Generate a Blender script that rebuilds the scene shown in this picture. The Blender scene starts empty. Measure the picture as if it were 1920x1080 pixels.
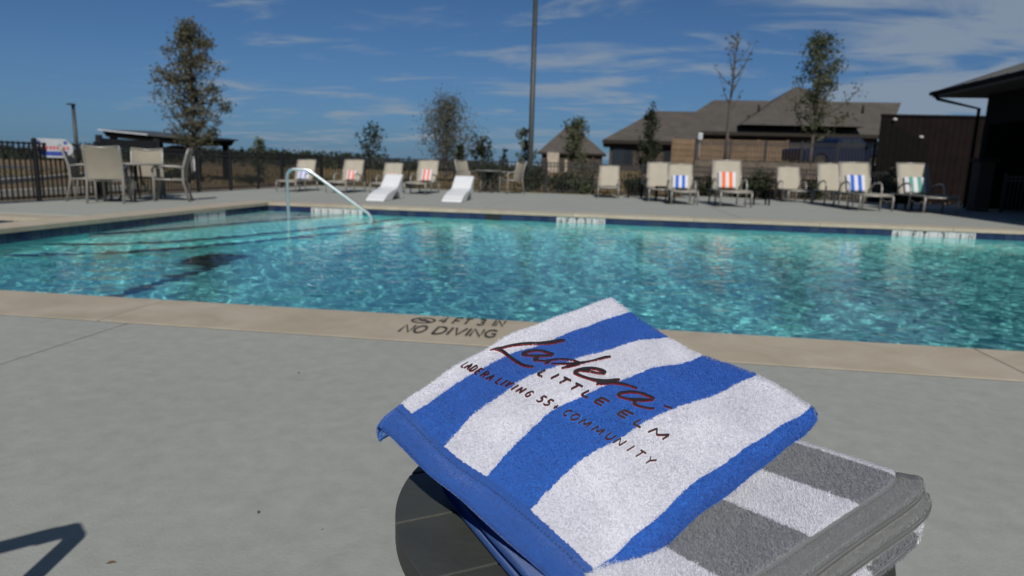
import bpy, bmesh, math, random
import numpy as np
from mathutils import Vector, Matrix
from mathutils.bvhtree import BVHTree

R = math.radians
rng = np.random.default_rng(7)
random.seed(7)
SC = bpy.context.scene
COL = SC.collection

# ------------------------------------------------------------------ camera
CAM_H = 0.85
F_PX = 1250.0                       # focal length in pixels of the 1920 wide photograph
PITCH, ROLL, YAW = R(10.36), R(-1.66), R(-7.75)
_f = np.array([math.sin(YAW)*math.cos(PITCH), math.cos(YAW)*math.cos(PITCH), -math.sin(PITCH)])
_r = np.array([math.cos(YAW), -math.sin(YAW), 0.0])
_d = np.cross(_f, _r)
_R = math.cos(ROLL)*_r + math.sin(ROLL)*_d
_D = -math.sin(ROLL)*_r + math.cos(ROLL)*_d
cam_data = bpy.data.cameras.new('camera')
cam = bpy.data.objects.new('camera', cam_data)
COL.objects.link(cam)
cam.matrix_world = Matrix(((_R[0], -_D[0], -_f[0], 0), (_R[1], -_D[1], -_f[1], 0), (_R[2], -_D[2], -_f[2], CAM_H), (0, 0, 0, 1)))
cam_data.sensor_width = 36.0
cam_data.lens = F_PX/1920*36
cam_data.clip_start = 0.02
cam_data.clip_end = 9000
cam_data.dof.use_dof = True
cam_data.dof.focus_distance = 0.80
cam_data.dof.aperture_fstop = 6.8
SC.camera = cam

# ------------------------------------------------------------------ sky and sun
SUN_EL, SUN_HEAD = R(39), R(-13)     # light travels towards heading -13 deg (from +Y towards -X)
world = bpy.data.worlds.new('World'); SC.world = world; world.use_nodes = True
wn, wl = world.node_tree.nodes, world.node_tree.links
wn.clear()
w_out = wn.new('ShaderNodeOutputWorld'); w_bg = wn.new('ShaderNodeBackground')
w_sky = wn.new('ShaderNodeTexSky'); w_sky.sky_type = 'NISHITA'; w_sky.sun_disc = False
w_sky.sun_elevation = SUN_EL
w_sky.sun_rotation = math.pi + SUN_HEAD
w_sky.air_density = 0.75; w_sky.dust_density = 0.15; w_sky.ozone_density = 2.2; w_sky.altitude = 200
w_bg.inputs['Strength'].default_value = 0.050
w_tc = wn.new('ShaderNodeTexCoord')
w_sep = wn.new('ShaderNodeSeparateXYZ'); wl.new(w_tc.outputs['Generated'], w_sep.inputs[0])
def wmath(op, a, b=None, clamp=False):
    n = wn.new('ShaderNodeMath'); n.operation = op; n.use_clamp = clamp
    for i, v in enumerate((a, b)):
        if v is None: continue
        if isinstance(v, (int, float)): n.inputs[i].default_value = v
        else: wl.new(v, n.inputs[i])
    return n.outputs[0]
zz = wmath('ADD', wmath('MAXIMUM', w_sep.outputs['Z'], 0.0), 0.10)
cx = wmath('DIVIDE', w_sep.outputs['X'], zz); cy = wmath('DIVIDE', w_sep.outputs['Y'], zz)
w_cmb = wn.new('ShaderNodeCombineXYZ'); wl.new(cx, w_cmb.inputs[0]); wl.new(cy, w_cmb.inputs[1])
def wnoise(scale, detail, rough, sx, sy, rot, dist=0.0, off=0.0):
    m = wn.new('ShaderNodeMapping'); wl.new(w_cmb.outputs[0], m.inputs['Vector'])
    m.inputs['Scale'].default_value = (sx, sy, 1); m.inputs['Rotation'].default_value = (0, 0, rot); m.inputs['Location'].default_value = (off, off*0.7, 0)
    n = wn.new('ShaderNodeTexNoise'); wl.new(m.outputs[0], n.inputs['Vector'])
    n.inputs['Scale'].default_value = scale; n.inputs['Detail'].default_value = detail; n.inputs['Roughness'].default_value = rough; n.inputs['Distortion'].default_value = dist
    return n.outputs['Fac']
c_big = wnoise(0.55, 4, 0.55, 1.0, 0.9, R(15), 0.3, 1.7)
c_fine = wnoise(1.5, 8, 0.62, 0.75, 1.5, R(20), 0.6, 4.3)
c_side = wmath('ADD', wmath('MULTIPLY', w_sep.outputs['X'], 0.34), 0.03)
csum = wmath('ADD', wmath('ADD', wmath('MULTIPLY', wmath('SUBTRACT', c_big, 0.5), 1.9), wmath('MULTIPLY', wmath('SUBTRACT', c_fine, 0.5), 2.1)), wmath('ADD', c_side, 0.58))
w_rmp = wn.new('ShaderNodeMapRange'); w_rmp.interpolation_type = 'SMOOTHSTEP'; wl.new(csum, w_rmp.inputs['Value'])
w_rmp.inputs['From Min'].default_value = 0.50; w_rmp.inputs['From Max'].default_value = 0.98
w_rmp.inputs['To Min'].default_value = 0.0; w_rmp.inputs['To Max'].default_value = 0.78
w_mix = wn.new('ShaderNodeMixRGB'); wl.new(w_rmp.outputs[0], w_mix.inputs['Fac'])
w_tint = wn.new('ShaderNodeMixRGB'); w_tint.blend_type = 'MULTIPLY'; w_tint.inputs['Fac'].default_value = 1.0
w_tint.inputs['Color2'].default_value = (0.45, 0.71, 0.96, 1)
wl.new(w_sky.outputs[0], w_tint.inputs['Color1'])
w_hz = wn.new('ShaderNodeMixRGB'); wl.new(wmath('MULTIPLY', wmath('POWER', wmath('SUBTRACT', 1.0, w_sep.outputs['Z'], True), 9.0), 0.85), w_hz.inputs['Fac'])
wl.new(w_tint.outputs[0], w_hz.inputs['Color1']); w_hz.inputs['Color2'].default_value = (1.55, 2.9, 4.9, 1)
wl.new(w_hz.outputs[0], w_mix.inputs['Color1']); w_mix.inputs['Color2'].default_value = (4.6, 5.6, 6.8, 1)
wl.new(w_mix.outputs[0], w_bg.inputs['Color']); wl.new(w_bg.outputs[0], w_out.inputs['Surface'])

sun_d = bpy.data.lights.new('sun', 'SUN'); sun_d.energy = 3.7; sun_d.angle = R(0.53); sun_d.cycles.is_caustics_light = True; sun_d.color = (1.0, 0.965, 0.91)
sun = bpy.data.objects.new('sun', sun_d); COL.objects.link(sun)
L_DIR = Vector((math.sin(SUN_HEAD)*math.cos(SUN_EL), math.cos(SUN_HEAD)*math.cos(SUN_EL), -math.sin(SUN_EL)))
sun.rotation_euler = L_DIR.to_track_quat('-Z', 'Y').to_euler()
sun.location = (4, -12, 14)

SC.view_settings.view_transform = 'Standard'; SC.view_settings.look = 'None'
SC.view_settings.exposure = 0.12; SC.view_settings.gamma = 1.0; SC.view_settings.use_curve_mapping = False
SC.render.engine = 'CYCLES'
SC.cycles.use_denoising = True
SC.cycles.max_bounces = 10; SC.cycles.transparent_max_bounces = 16; SC.cycles.transmission_bounces = 8
SC.cycles.sample_clamp_indirect = 6.0
SC.cycles.caustics_reflective = False; SC.cycles.caustics_refractive = True

# ------------------------------------------------------------------ helpers
def pix_ray(px, py): return _f + _R*(px-960)/F_PX + _D*(py-540)/F_PX
def at(px, py, Y):
    """point of the place that is Y metres ahead along the pool's depth axis, seen towards (px, py)"""
    v = pix_ray(px, py); t = Y/v[1]; return Vector((v[0]*t, v[1]*t, CAM_H+v[2]*t))
def on_z(px, py, z):
    v = pix_ray(px, py); t = (z-CAM_H)/v[2]; return Vector((v[0]*t, v[1]*t, z))

def link(name, me, parent=None):
    o = bpy.data.objects.new(name, me); COL.objects.link(o)
    if parent is not None: o.parent = parent
    return o
def tag(o, label=None, cat=None, group=None, kind=None):
    if label: o['label'] = label
    if cat: o['category'] = cat
    if group: o['group'] = group
    if kind: o['kind'] = kind
    return o
def thing(name, label, cat, loc=(0, 0, 0), rz=0.0, group=None):
    o = bpy.data.objects.new(name, None); COL.objects.link(o); o.empty_display_size = 0.1
    o.location = loc; o.rotation_euler = (0, 0, rz); return tag(o, label, cat, group)
def copy_tree(o, parent=None):
    c = o.copy(); COL.objects.link(c); c.parent = parent
    for ch in list(o.children): copy_tree(ch, c)
    return c

class MB:
    """collects vertices and faces"""
    def __init__(s): s.v = []; s.f = []; s.smooth = []
    def add(s, vs, fs, sm=False):
        b = len(s.v); s.v += [tuple(v) for v in vs]
        s.f += [tuple(i+b for i in f) for f in fs]; s.smooth += [sm]*len(fs); return s
    def box(s, x0, x1, y0, y1, z0, z1, bev=0.0, M=None):
        if bev <= 0:
            vs = [(x, y, z) for x in (x0, x1) for y in (y0, y1) for z in (z0, z1)]
            fs = [(0, 1, 3, 2), (4, 6, 7, 5), (0, 4, 5, 1), (2, 3, 7, 6), (0, 2, 6, 4), (1, 5, 7, 3)]
        else:
            bm = bmesh.new(); bmesh.ops.create_cube(bm, size=1)
            for v in bm.verts: v.co = Vector(((x0+x1)/2+v.co.x*(x1-x0), (y0+y1)/2+v.co.y*(y1-y0), (z0+z1)/2+v.co.z*(z1-z0)))
            bmesh.ops.bevel(bm, geom=bm.edges[:]+bm.verts[:], offset=bev, segments=2, affect='EDGES', profile=0.6)
            bm.verts.index_update(); vs = [v.co.copy() for v in bm.verts]; fs = [[v.index for v in f.verts] for f in bm.faces]; bm.free()
        if M is not None: vs = [M @ Vector(v) for v in vs]
        return s.add(vs, fs)
    def tube(s, pts, rad, n=8, cap=True, flat=1.0):
        pts = [Vector(p) for p in pts]; m = len(pts)
        rad = [rad]*m if isinstance(rad, (int, float)) else rad
        t0 = (pts[1]-pts[0]).normalized()
        up = Vector((0, 0, 1)) if abs(t0.z) < 0.9 else Vector((0, 1, 0))
        a = t0.cross(up).normalized(); vs = []; fs = []
        for i, p in enumerate(pts):
            t = (pts[min(i+1, m-1)]-pts[max(i-1, 0)]).normalized()
            a = (a-t*a.dot(t)).normalized(); b = t.cross(a)
            for k in range(n):
                w = 2*math.pi*k/n; vs.append(p+(a*math.cos(w)+b*math.sin(w)*flat)*rad[i])
        for i in range(m-1):
            for k in range(n): fs.append((i*n+k, i*n+(k+1) % n, (i+1)*n+(k+1) % n, (i+1)*n+k))
        if cap: fs.append(tuple(range(n))[::-1]); fs.append(tuple((m-1)*n+k for k in range(n)))
        return s.add(vs, fs, True)
    def prism(s, poly, axis, a, b):
        """polygon of (u, v) extruded along axis from a to b"""
        n = len(poly)
        def P(u, v, w): return {'x': (w, u, v), 'y': (u, w, v), 'z': (u, v, w)}[axis]
        vs = [P(u, v, a) for u, v in poly]+[P(u, v, b) for u, v in poly]
        fs = [tuple(range(n)), tuple(range(n, 2*n))[::-1]]+[(i, i+n, (i+1) % n+n, (i+1) % n) for i in range(n)]
        return s.add(vs, fs)
    def lathe(s, prof, n=24, c=(0, 0)):
        vs = []; fs = []; m = len(prof)
        for r_, z in prof:
            for k in range(n): w = 2*math.pi*k/n; vs.append((c[0]+r_*math.cos(w), c[1]+r_*math.sin(w), z))
        for i in range(m-1):
            for k in range(n): fs.append((i*n+k, i*n+(k+1) % n, (i+1)*n+(k+1) % n, (i+1)*n+k))
        return s.add(vs, fs, True)
    def mesh(s, name, mat, fixn=True):
        me = bpy.data.meshes.new(name); me.from_pydata(s.v, [], s.f); me.polygons.foreach_set('use_smooth', s.smooth)
        if mat: me.materials.append(mat)
        if fixn:
            bm = bmesh.new(); bm.from_mesh(me); bmesh.ops.recalc_face_normals(bm, faces=bm.faces); bm.to_mesh(me); bm.free()
        me.update(); return me
    def build(s, name, mat, parent=None, bevel=0.0):
        o = link(name, s.mesh(name, mat), parent)
        if bevel:
            md = o.modifiers.new('bevel', 'BEVEL'); md.width = bevel; md.segments = 2; md.limit_method = 'ANGLE'; md.angle_limit = R(40)
        return o

def np_mesh(name, V, Fq, mat, parent=None, smooth=True, uv=None):
    V = np.asarray(V, np.float32); Fq = np.asarray(Fq, np.int32); k = Fq.shape[1]
    me = bpy.data.meshes.new(name); me.vertices.add(len(V)); me.vertices.foreach_set('co', V.ravel())
    me.loops.add(Fq.size); me.loops.foreach_set('vertex_index', Fq.ravel())
    me.polygons.add(len(Fq)); me.polygons.foreach_set('loop_start', np.arange(0, Fq.size, k, dtype=np.int32))
    me.polygons.foreach_set('loop_total', np.full(len(Fq), k, np.int32))
    me.polygons.foreach_set('use_smooth', np.full(len(Fq), smooth))
    if uv is not None:
        l = me.uv_layers.new(name='UVMap'); l.data.foreach_set('uv', np.asarray(uv, np.float32)[Fq.ravel()].ravel())
    if mat: me.materials.append(mat)
    me.update(calc_edges=True); me.validate()
    return link(name, me, parent)

# ------------------------------------------------------------------ materials
class NT:
    def __init__(s, name):
        s.m = bpy.data.materials.new(name); s.m.use_nodes = True; s.n = s.m.node_tree.nodes; s.l = s.m.node_tree.links
        s.b = s.n['Principled BSDF']; s.out = s.n['Material Output']
    def node(s, t, **kw):
        n = s.n.new('ShaderNode'+t)
        for k, v in kw.items(): setattr(n, k, v)
        return n
    def coord(s, kind='Object', scale=(1, 1, 1)):
        tc = s.node('TexCoord'); m = s.node('Mapping'); s.l.new(tc.outputs[kind], m.inputs['Vector']); m.inputs['Scale'].default_value = scale; return m.outputs[0]
    def noise(s, vec, scale, detail=4, rough=0.55, dist=0.0):
        n = s.node('TexNoise'); s.l.new(vec, n.inputs['Vector']); n.inputs['Scale'].default_value = scale
        n.inputs['Detail'].default_value = detail; n.inputs['Roughness'].default_value = rough; n.inputs['Distortion'].default_value = dist; return n.outputs['Fac']
    def ramp(s, fac, stops, interp='LINEAR'):
        r_ = s.node('ValToRGB'); r_.color_ramp.interpolation = interp; e = r_.color_ramp.elements
        while len(e) < len(stops): e.new(0.5)
        for i, (p, c) in enumerate(stops): e[i].position = p; e[i].color = (*c, 1)
        s.l.new(fac, r_.inputs['Fac']); return r_.outputs['Color']
    def mix(s, a, b, fac, blend='MIX'):
        n = s.node('MixRGB', blend_type=blend)
        for i, v in ((1, a), (2, b), (0, fac)):
            if isinstance(v, tuple): n.inputs[i].default_value = (*v, 1)
            elif isinstance(v, (int, float)): n.inputs[i].default_value = v
            else: s.l.new(v, n.inputs[i])
        return n.outputs[0]
    def math(s, op, a, b=0.0, clamp=False):
        n = s.node('Math', operation=op); n.use_clamp = clamp
        for i, v in ((0, a), (1, b)):
            if isinstance(v, (int, float)): n.inputs[i].default_value = v
            else: s.l.new(v, n.inputs[i])
        return n.outputs[0]
    def bump(s, h, strength=0.3, dist=0.01):
        b = s.node('Bump'); b.inputs['Strength'].default_value = strength; b.inputs['Distance'].default_value = dist
        s.l.new(h, b.inputs['Height']); s.l.new(b.outputs[0], s.b.inputs['Normal']); return b
    def col(s, c):
        if isinstance(c, tuple): s.b.inputs['Base Color'].default_value = (*c, 1)
        else: s.l.new(c, s.b.inputs['Base Color'])
    def set(s, **kw):
        for k, v in kw.items():
            i = s.b.inputs[k]
            if hasattr(v, 'is_output') or hasattr(v, 'links'): s.l.new(v, i)
            else: i.default_value = v
        return s.m
def plain(name, c, rough=0.6, metal=0.0, var=0.12, scale=6.0, bump=0.0, spec=0.5, bscale=60):
    t = NT(name); v = t.coord(); n = t.noise(v, scale, 5, 0.6)
    lo = tuple(max(0, x*(1-var)) for x in c); hi = tuple(min(1, x*(1+var)) for x in c)
    t.col(t.ramp(n, [(0.3, lo), (0.7, hi)]))
    if bump: t.bump(t.noise(v, bscale, 4), bump, 0.005)
    return t.set(**{'Roughness': rough, 'Metallic': metal, 'Specular IOR Level': spec})

M = {}
def mk_deck():
    t = NT('sprayed_concrete_deck'); v = t.coord('Object'); info = t.node('ObjectInfo')
    a = t.noise(v, 0.7, 5, 0.6); b = t.noise(v, 14, 6, 0.65); c = t.noise(v, 130, 4, 0.6)
    col = t.ramp(a, [(0.25, (0.285, 0.292, 0.262)), (0.75, (0.325, 0.332, 0.298))])
    col = t.mix(col, t.ramp(b, [(0.3, (0.78, 0.78, 0.77)), (0.7, (1.02, 1.02, 1.02))]), 0.7, 'MULTIPLY')
    spot = t.node('TexVoronoi'); t.l.new(v, spot.inputs['Vector']); spot.inputs['Scale'].default_value = 5.5
    col = t.mix((0.12, 0.10, 0.085), col, t.math('GREATER_THAN', spot.outputs['Distance'], 0.018))
    t.col(col); h = t.math('ADD', t.math('MULTIPLY', b, 0.6), t.math('MULTIPLY', c, 0.4)); t.bump(h, 0.6, 0.005)
    return t.set(Roughness=0.85)
M['deck'] = mk_deck()
def mk_coping():
    t = NT('travertine_coping'); v = t.coord('Object', (1, 1, 1)); info = t.node('ObjectInfo')
    off = t.node('VectorMath', operation='SCALE'); cmb = t.node('CombineXYZ')
    t.l.new(info.outputs['Random'], cmb.inputs[0]); t.l.new(info.outputs['Random'], cmb.inputs[1]); t.l.new(cmb.outputs[0], off.inputs[0]); off.inputs['Scale'].default_value = 40
    add = t.node('VectorMath', operation='ADD'); t.l.new(v, add.inputs[0]); t.l.new(off.outputs[0], add.inputs[1]); v = add.outputs[0]
    a = t.noise(v, 3.2, 7, 0.62, 0.8); b = t.noise(v, 40, 5, 0.6)
    col = t.ramp(a, [(0.25, (0.325, 0.275, 0.20)), (0.5, (0.385, 0.33, 0.25)), (0.75, (0.445, 0.39, 0.305))])
    tone = t.ramp(info.outputs['Random'], [(0.0, (0.90, 0.90, 0.89)), (1.0, (1.05, 1.04, 1.02))])
    col = t.mix(col, tone, 1.0, 'MULTIPLY'); t.col(col); t.bump(b, 0.25, 0.003); return t.set(Roughness=0.75)
M['coping'] = mk_coping()
def mk_tile():
    t = NT('navy_glazed_tile'); info = t.node('ObjectInfo')
    t.col(t.ramp(info.outputs['Random'], [(0.0, (0.012, 0.020, 0.055)), (0.5, (0.018, 0.030, 0.085)), (1.0, (0.03, 0.045, 0.075))]))
    return t.set(**{'Roughness': 0.12})
M['tile'] = mk_tile()
M['white_tile'] = plain('white_glazed_tile', (0.50, 0.50, 0.49), 0.2, var=0.04)
M['plaster'] = plain('pale_aqua_plaster', (0.30, 0.94, 0.91), 0.8, var=0.06, scale=3)
M['shelf_plaster'] = plain('pale_shelf_plaster', (0.50, 0.64, 0.63), 0.8, var=0.06, scale=3)
M['ink'] = plain('black_stencil_paint', (0.03, 0.032, 0.03), 0.7, var=0.3, scale=30)
M['paint_ink'] = plain('worn_stencil_paint', (0.035, 0.033, 0.03), 0.8, var=0.35, scale=40)
M['iron'] = plain('black_powder_coated_iron', (0.012, 0.012, 0.013), 0.45, var=0.2)
M['dark_pole'] = plain('dark_bronze_pole', (0.028, 0.031, 0.028), 0.5, var=0.15)
M['frame'] = plain('taupe_powder_coated_aluminium', (0.28, 0.265, 0.24), 0.4, metal=0.3, var=0.06)
M['white_resin'] = plain('white_resin', (0.62, 0.63, 0.635), 0.45, var=0.03)
M['steel'] = plain('polished_stainless_steel', (0.85, 0.85, 0.84), 0.36, metal=1.0, var=0.04)
M['table_top'] = plain('charcoal_resin_slat', (0.045, 0.048, 0.042), 0.55, var=0.15, scale=14, bump=0.15, bscale=120)
def mk_sling(nm, ca, cb):
    t = NT(nm); v = t.coord('Object'); n = t.noise(v, 4, 4)
    t.col(t.ramp(n, [(0.3, ca), (0.7, cb)]))
    w = t.node('TexChecker'); t.l.new(t.coord('Object', (1, 1, 1)), w.inputs['Vector']); w.inputs['Scale'].default_value = 160; t.bump(w.outputs['Fac'], 0.3, 0.002)
    t.set(Roughness=0.8)
    tr = t.node('BsdfTranslucent'); tr.inputs['Color'].default_value = (0.5, 0.42, 0.32, 1); mx = t.node('MixShader'); mx.inputs[0].default_value = 0.16
    t.l.new(t.b.outputs[0], mx.inputs[1]); t.l.new(tr.outputs[0], mx.inputs[2]); t.l.new(mx.outputs[0], t.out.inputs['Surface']); return t.m
M['sling'] = mk_sling('beige_sling_mesh', (0.39, 0.35, 0.275), (0.44, 0.40, 0.32))
M['sling_taupe'] = mk_sling('taupe_sling_mesh', (0.26, 0.235, 0.185), (0.31, 0.28, 0.22))
M['grout'] = plain('dark_tile_grout', (0.03, 0.035, 0.05), 0.8)
M['sealant'] = plain('grey_joint_sealant', (0.12, 0.12, 0.11), 0.85)
def mk_ground():
    t = NT('dry_autumn_grass'); v = t.coord('Object'); a = t.noise(v, 0.12, 5, 0.6); b = t.noise(v, 2.2, 6, 0.7); c = t.noise(v, 30, 4, 0.7)
    col = t.ramp(a, [(0.3, (0.085, 0.085, 0.035)), (0.5, (0.17, 0.115, 0.055)), (0.7, (0.26, 0.16, 0.085))])
    col = t.mix(col, t.ramp(b, [(0.3, (0.6, 0.62, 0.55)), (0.7, (1.1, 1.05, 1.0))]), 0.8, 'MULTIPLY'); t.col(col)
    t.bump(t.math('ADD', b, c), 0.8, 0.08); return t.set(Roughness=0.95)
M['ground'] = mk_ground()
M['asphalt'] = plain('asphalt', (0.05, 0.05, 0.052), 0.9, var=0.2, scale=4)
M['kerb'] = plain('pale_concrete_kerb', (0.42, 0.40, 0.36), 0.85)
M['shingle'] = None
def mk_shingle():
    t = NT('weathered_shingle'); v = t.coord('Object', (1, 1, 1)); br = t.node('TexBrick'); t.l.new(v, br.inputs['Vector'])
    br.inputs['Scale'].default_value = 3.2; br.inputs['Color1'].default_value = (0.066, 0.056, 0.046, 1); br.inputs['Color2'].default_value = (0.085, 0.073, 0.061, 1); br.inputs['Mortar'].default_value = (0.05, 0.044, 0.038, 1)
    br.inputs['Brick Width'].default_value = 0.9; br.inputs['Row Height'].default_value = 0.4
    n = t.noise(v, 1.1, 5); t.col(t.mix(br.outputs['Color'], t.ramp(n, [(0.3, (0.8, 0.8, 0.8)), (0.7, (1.1, 1.1, 1.1))]), 1.0, 'MULTIPLY')); return t.set(Roughness=0.9)
M['shingle'] = mk_shingle()
def mk_brick(name, c1, c2, mort, scale=4.0):
    t = NT(name); v = t.coord('Object'); sw = t.node('SeparateXYZ'); t.l.new(v, sw.inputs[0]); cb = t.node('CombineXYZ')
    t.l.new(t.math('ADD', sw.outputs[0], sw.outputs[1]), cb.inputs[0]); t.l.new(sw.outputs[2], cb.inputs[1])
    br = t.node('TexBrick'); t.l.new(cb.outputs[0], br.inputs['Vector']); br.inputs['Scale'].default_value = scale
    br.inputs['Color1'].default_value = (*c1, 1); br.inputs['Color2'].default_value = (*c2, 1); br.inputs['Mortar'].default_value = (*mort, 1)
    n = t.noise(v, 2.5, 5); t.col(t.mix(br.outputs['Color'], t.ramp(n, [(0.3, (0.75, 0.75, 0.75)), (0.7, (1.1, 1.1, 1.1))]), 1.0, 'MULTIPLY')); return t.set(Roughness=0.9)
M['dark_brick'] = mk_brick('dark_brown_brick', (0.045, 0.032, 0.026), (0.06, 0.042, 0.032), (0.07, 0.06, 0.05))
M['stone'] = mk_brick('tan_ledger_stone', (0.115, 0.092, 0.068), (0.16, 0.125, 0.092), (0.06, 0.05, 0.04), 2.6)
M['pale_stone'] = mk_brick('pale_limestone', (0.36, 0.30, 0.23), (0.46, 0.39, 0.30), (0.25, 0.21, 0.17), 2.6)
M['fascia'] = plain('dark_brown_trim', (0.030, 0.026, 0.022), 0.6, spec=0.08)
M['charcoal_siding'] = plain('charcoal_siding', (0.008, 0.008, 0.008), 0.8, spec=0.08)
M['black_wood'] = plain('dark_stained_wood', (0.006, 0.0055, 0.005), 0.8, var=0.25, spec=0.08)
M['shade_brown_wood'] = plain('red_brown_shade_darkened_board', (0.010, 0.0068, 0.0062), 0.8, var=0.3, scale=3, spec=0.08)  # board brown darkened to carry the shade the porch roof does not cast
M['roof_metal'] = plain('dark_standing_seam_metal', (0.055, 0.058, 0.056), 0.5, var=0.08)
M['white_metal'] = plain('white_painted_metal', (0.42, 0.44, 0.46), 0.4)
M['glass'] = plain('dark_window_glass', (0.02, 0.024, 0.03), 0.05, var=0.05)
M['car_paint'] = plain('dark_blue_car_paint', (0.008, 0.011, 0.028), 0.15, var=0.05)
M['tyre'] = plain('black_rubber', (0.012, 0.012, 0.012), 0.85)
M['lamp_glass'] = plain('headlamp_glass', (0.7, 0.72, 0.74), 0.1, var=0.05)
M['chrome'] = plain('chrome', (0.6, 0.61, 0.62), 0.15, metal=1.0, var=0.05)
M['dead_leaf'] = plain('dry_brown_leaf', (0.10, 0.06, 0.03), 0.8, var=0.3, scale=200)
M['bark'] = plain('grey_brown_bark', (0.085, 0.07, 0.055), 0.9, var=0.3, scale=20, bump=0.4)
M['wrap'] = plain('white_trunk_guard', (0.55, 0.55, 0.52), 0.7)
def mk_leaf(name, cols, trans=0.3):
    t = NT(name); g = t.node('NewGeometry'); t.col(t.ramp(g.outputs['Random Per Island'], [(i/(len(cols)-1), c) for i, c in enumerate(cols)])); t.set(Roughness=0.65, **{'Specular IOR Level': 0.25})
    tr = t.node('BsdfTranslucent'); t.l.new(t.b.inputs['Base Color'].links[0].from_socket, tr.inputs['Color']); mx = t.node('MixShader'); mx.inputs[0].default_value = trans
    t.l.new(t.b.outputs[0], mx.inputs[1]); t.l.new(tr.outputs[0], mx.inputs[2]); t.l.new(mx.outputs[0], t.out.inputs['Surface']); return t.m
M['leaf_olive'] = mk_leaf('autumn_olive_leaf', [(0.085, 0.078, 0.045), (0.10, 0.10, 0.06), (0.135, 0.12, 0.075), (0.07, 0.082, 0.045)])
M['leaf_green'] = mk_leaf('green_leaf', [(0.045, 0.06, 0.028), (0.075, 0.095, 0.042), (0.10, 0.105, 0.05)])
M['leaf_dark'] = mk_leaf('dark_evergreen_leaf', [(0.018, 0.026, 0.014), (0.03, 0.042, 0.02), (0.045, 0.05, 0.025)])
M['leaf_grey'] = mk_leaf('grey_green_twig_leaf', [(0.095, 0.10, 0.07), (0.13, 0.13, 0.09), (0.075, 0.08, 0.055)])
M['leaf_straw'] = mk_leaf('straw_grass_blade', [(0.18, 0.13, 0.07), (0.25, 0.18, 0.09), (0.10, 0.095, 0.04)])
def mk_stripe(name, c1, c2, n, axis=0):
    t = NT(name); v = t.coord('Generated'); s_ = t.node('SeparateXYZ'); t.l.new(v, s_.inputs[0])
    q = t.math('GREATER_THAN', t.math('FRACT', t.math('MULTIPLY', s_.outputs[axis], n)), 0.5)
    t.col(t.mix(c1, c2, q)); t.bump(t.noise(t.coord(), 220, 3), 0.5, 0.004); return t.set(Roughness=0.95, **{'Specular IOR Level': 0.1})
WHITE_CL = (0.58, 0.58, 0.60)
M['towel_blue'] = mk_stripe('blue_white_stripe', WHITE_CL, (0.035, 0.12, 0.50), 2.5)
M['towel_orange'] = mk_stripe('orange_white_stripe', WHITE_CL, (0.72, 0.16, 0.05), 2.5)
M['towel_coral'] = mk_stripe('coral_white_stripe', WHITE_CL, (0.70, 0.17, 0.10), 2.5)
M['towel_green'] = mk_stripe('green_white_stripe', WHITE_CL, (0.10, 0.28, 0.22), 2.5)
M['towel_lilac'] = mk_stripe('pale_blue_white_stripe', WHITE_CL, (0.28, 0.32, 0.62), 2.5)

# ================================================================== SETTING
def sstep(a, b, x): t = np.clip((x-a)/(b-a), 0, 1); return t*t*(3-2*t)
def terrain(x, y):
    x = np.asarray(x, float); y = np.asarray(y, float)
    return (-0.06 + sstep(2.0, 4.5, x)*(1.30*sstep(24.9, 25.7, y)*(1-sstep(8.8, 9.8, x)*(1-sstep(26, 30, y)))-0.35*sstep(30, 45, y)) + (1-sstep(2.0, 4.5, x))*0.75*sstep(25, 45, y)*sstep(-8, 4, x)
            + 0.25*sstep(30, 90, y) - 0.3*sstep(120, 400, y))
gx = np.concatenate([-np.geomspace(3500, 62, 26), np.linspace(-60, 60, 121), np.geomspace(62, 3500, 26)])
gy = np.concatenate([-np.geomspace(2500, 14, 16), np.linspace(-12, 100, 113), np.geomspace(102, 6000, 34)])
# leave the basin open: cells over the pool and the spa are dropped
GX, GY = np.meshgrid(gx, gy); GZ = terrain(GX, GY)
idx = np.arange(GX.size).reshape(GX.shape)
q = np.stack([idx[:-1, :-1], idx[:-1, 1:], idx[1:, 1:], idx[1:, :-1]], -1).reshape(-1, 4)
ccx = ((GX[:-1, :-1]+GX[1:, 1:])/2).ravel(); ccy = ((GY[:-1, :-1]+GY[1:, 1:])/2).ravel()
keep = ~((ccx > -10) & (ccx < 10) & (ccy > 3) & (ccy < 13))
tag(np_mesh('ground', np.stack([GX, GY, GZ], -1).reshape(-1, 3), q[keep], M['ground']), kind='structure')

# ---- deck slabs
PX0, PX1, PY0, PY1 = -6.65, 9.3, 3.60, 12.55       # pool water edge
CW = 0.55                                          # coping width
SX0, SX1, SY0, SY1 = -9.0, -7.22, 4.6, 7.85        # spa
deck = link('pool_deck', None); deck.empty_display_size = 0.1; tag(deck, kind='structure')
def slab(x0, x1, y0, y1):
    g = 0.005
    MB().box(x0+g, x1-g, y0+g, y1-g, -0.12, 0.0, 0.006).build('deck_slab', M['deck'], deck)
JX = [-12.2, -7.3, -2.40, 2.55, 7.4, 12.2]
edges = [-10.2]+[j for j in JX if -10 < j < 11.5]+[12.6]
for a, b in zip(edges[:-1], edges[1:]):
    slab(a, b, -5.5, PY0-CW-0.012)
slab(PX1+CW+0.012, 12.6, PY0-CW, 8.4); slab(PX1+CW+0.012, 12.6, 8.4, PY1+CW)
slab(-10.2, SX0-CW-0.012, PY0-CW, 8.4)
slab(SX0-CW, PX0-CW-0.012, PY0-CW, SY0-0.42); slab(-10.2, PX0-CW-0.012, 8.4, PY1+CW)
far_e = [-10.2, -7.3, -2.4, 2.55, 7.4, 12.6]
for a, b, yb in zip(far_e[:-1], far_e[1:], (22.25, 22.25, 22.25, 24.3, 24.3)):
    slab(a, b, PY1+CW+0.012, 17.4); slab(a, b, 17.4, yb)

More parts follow.
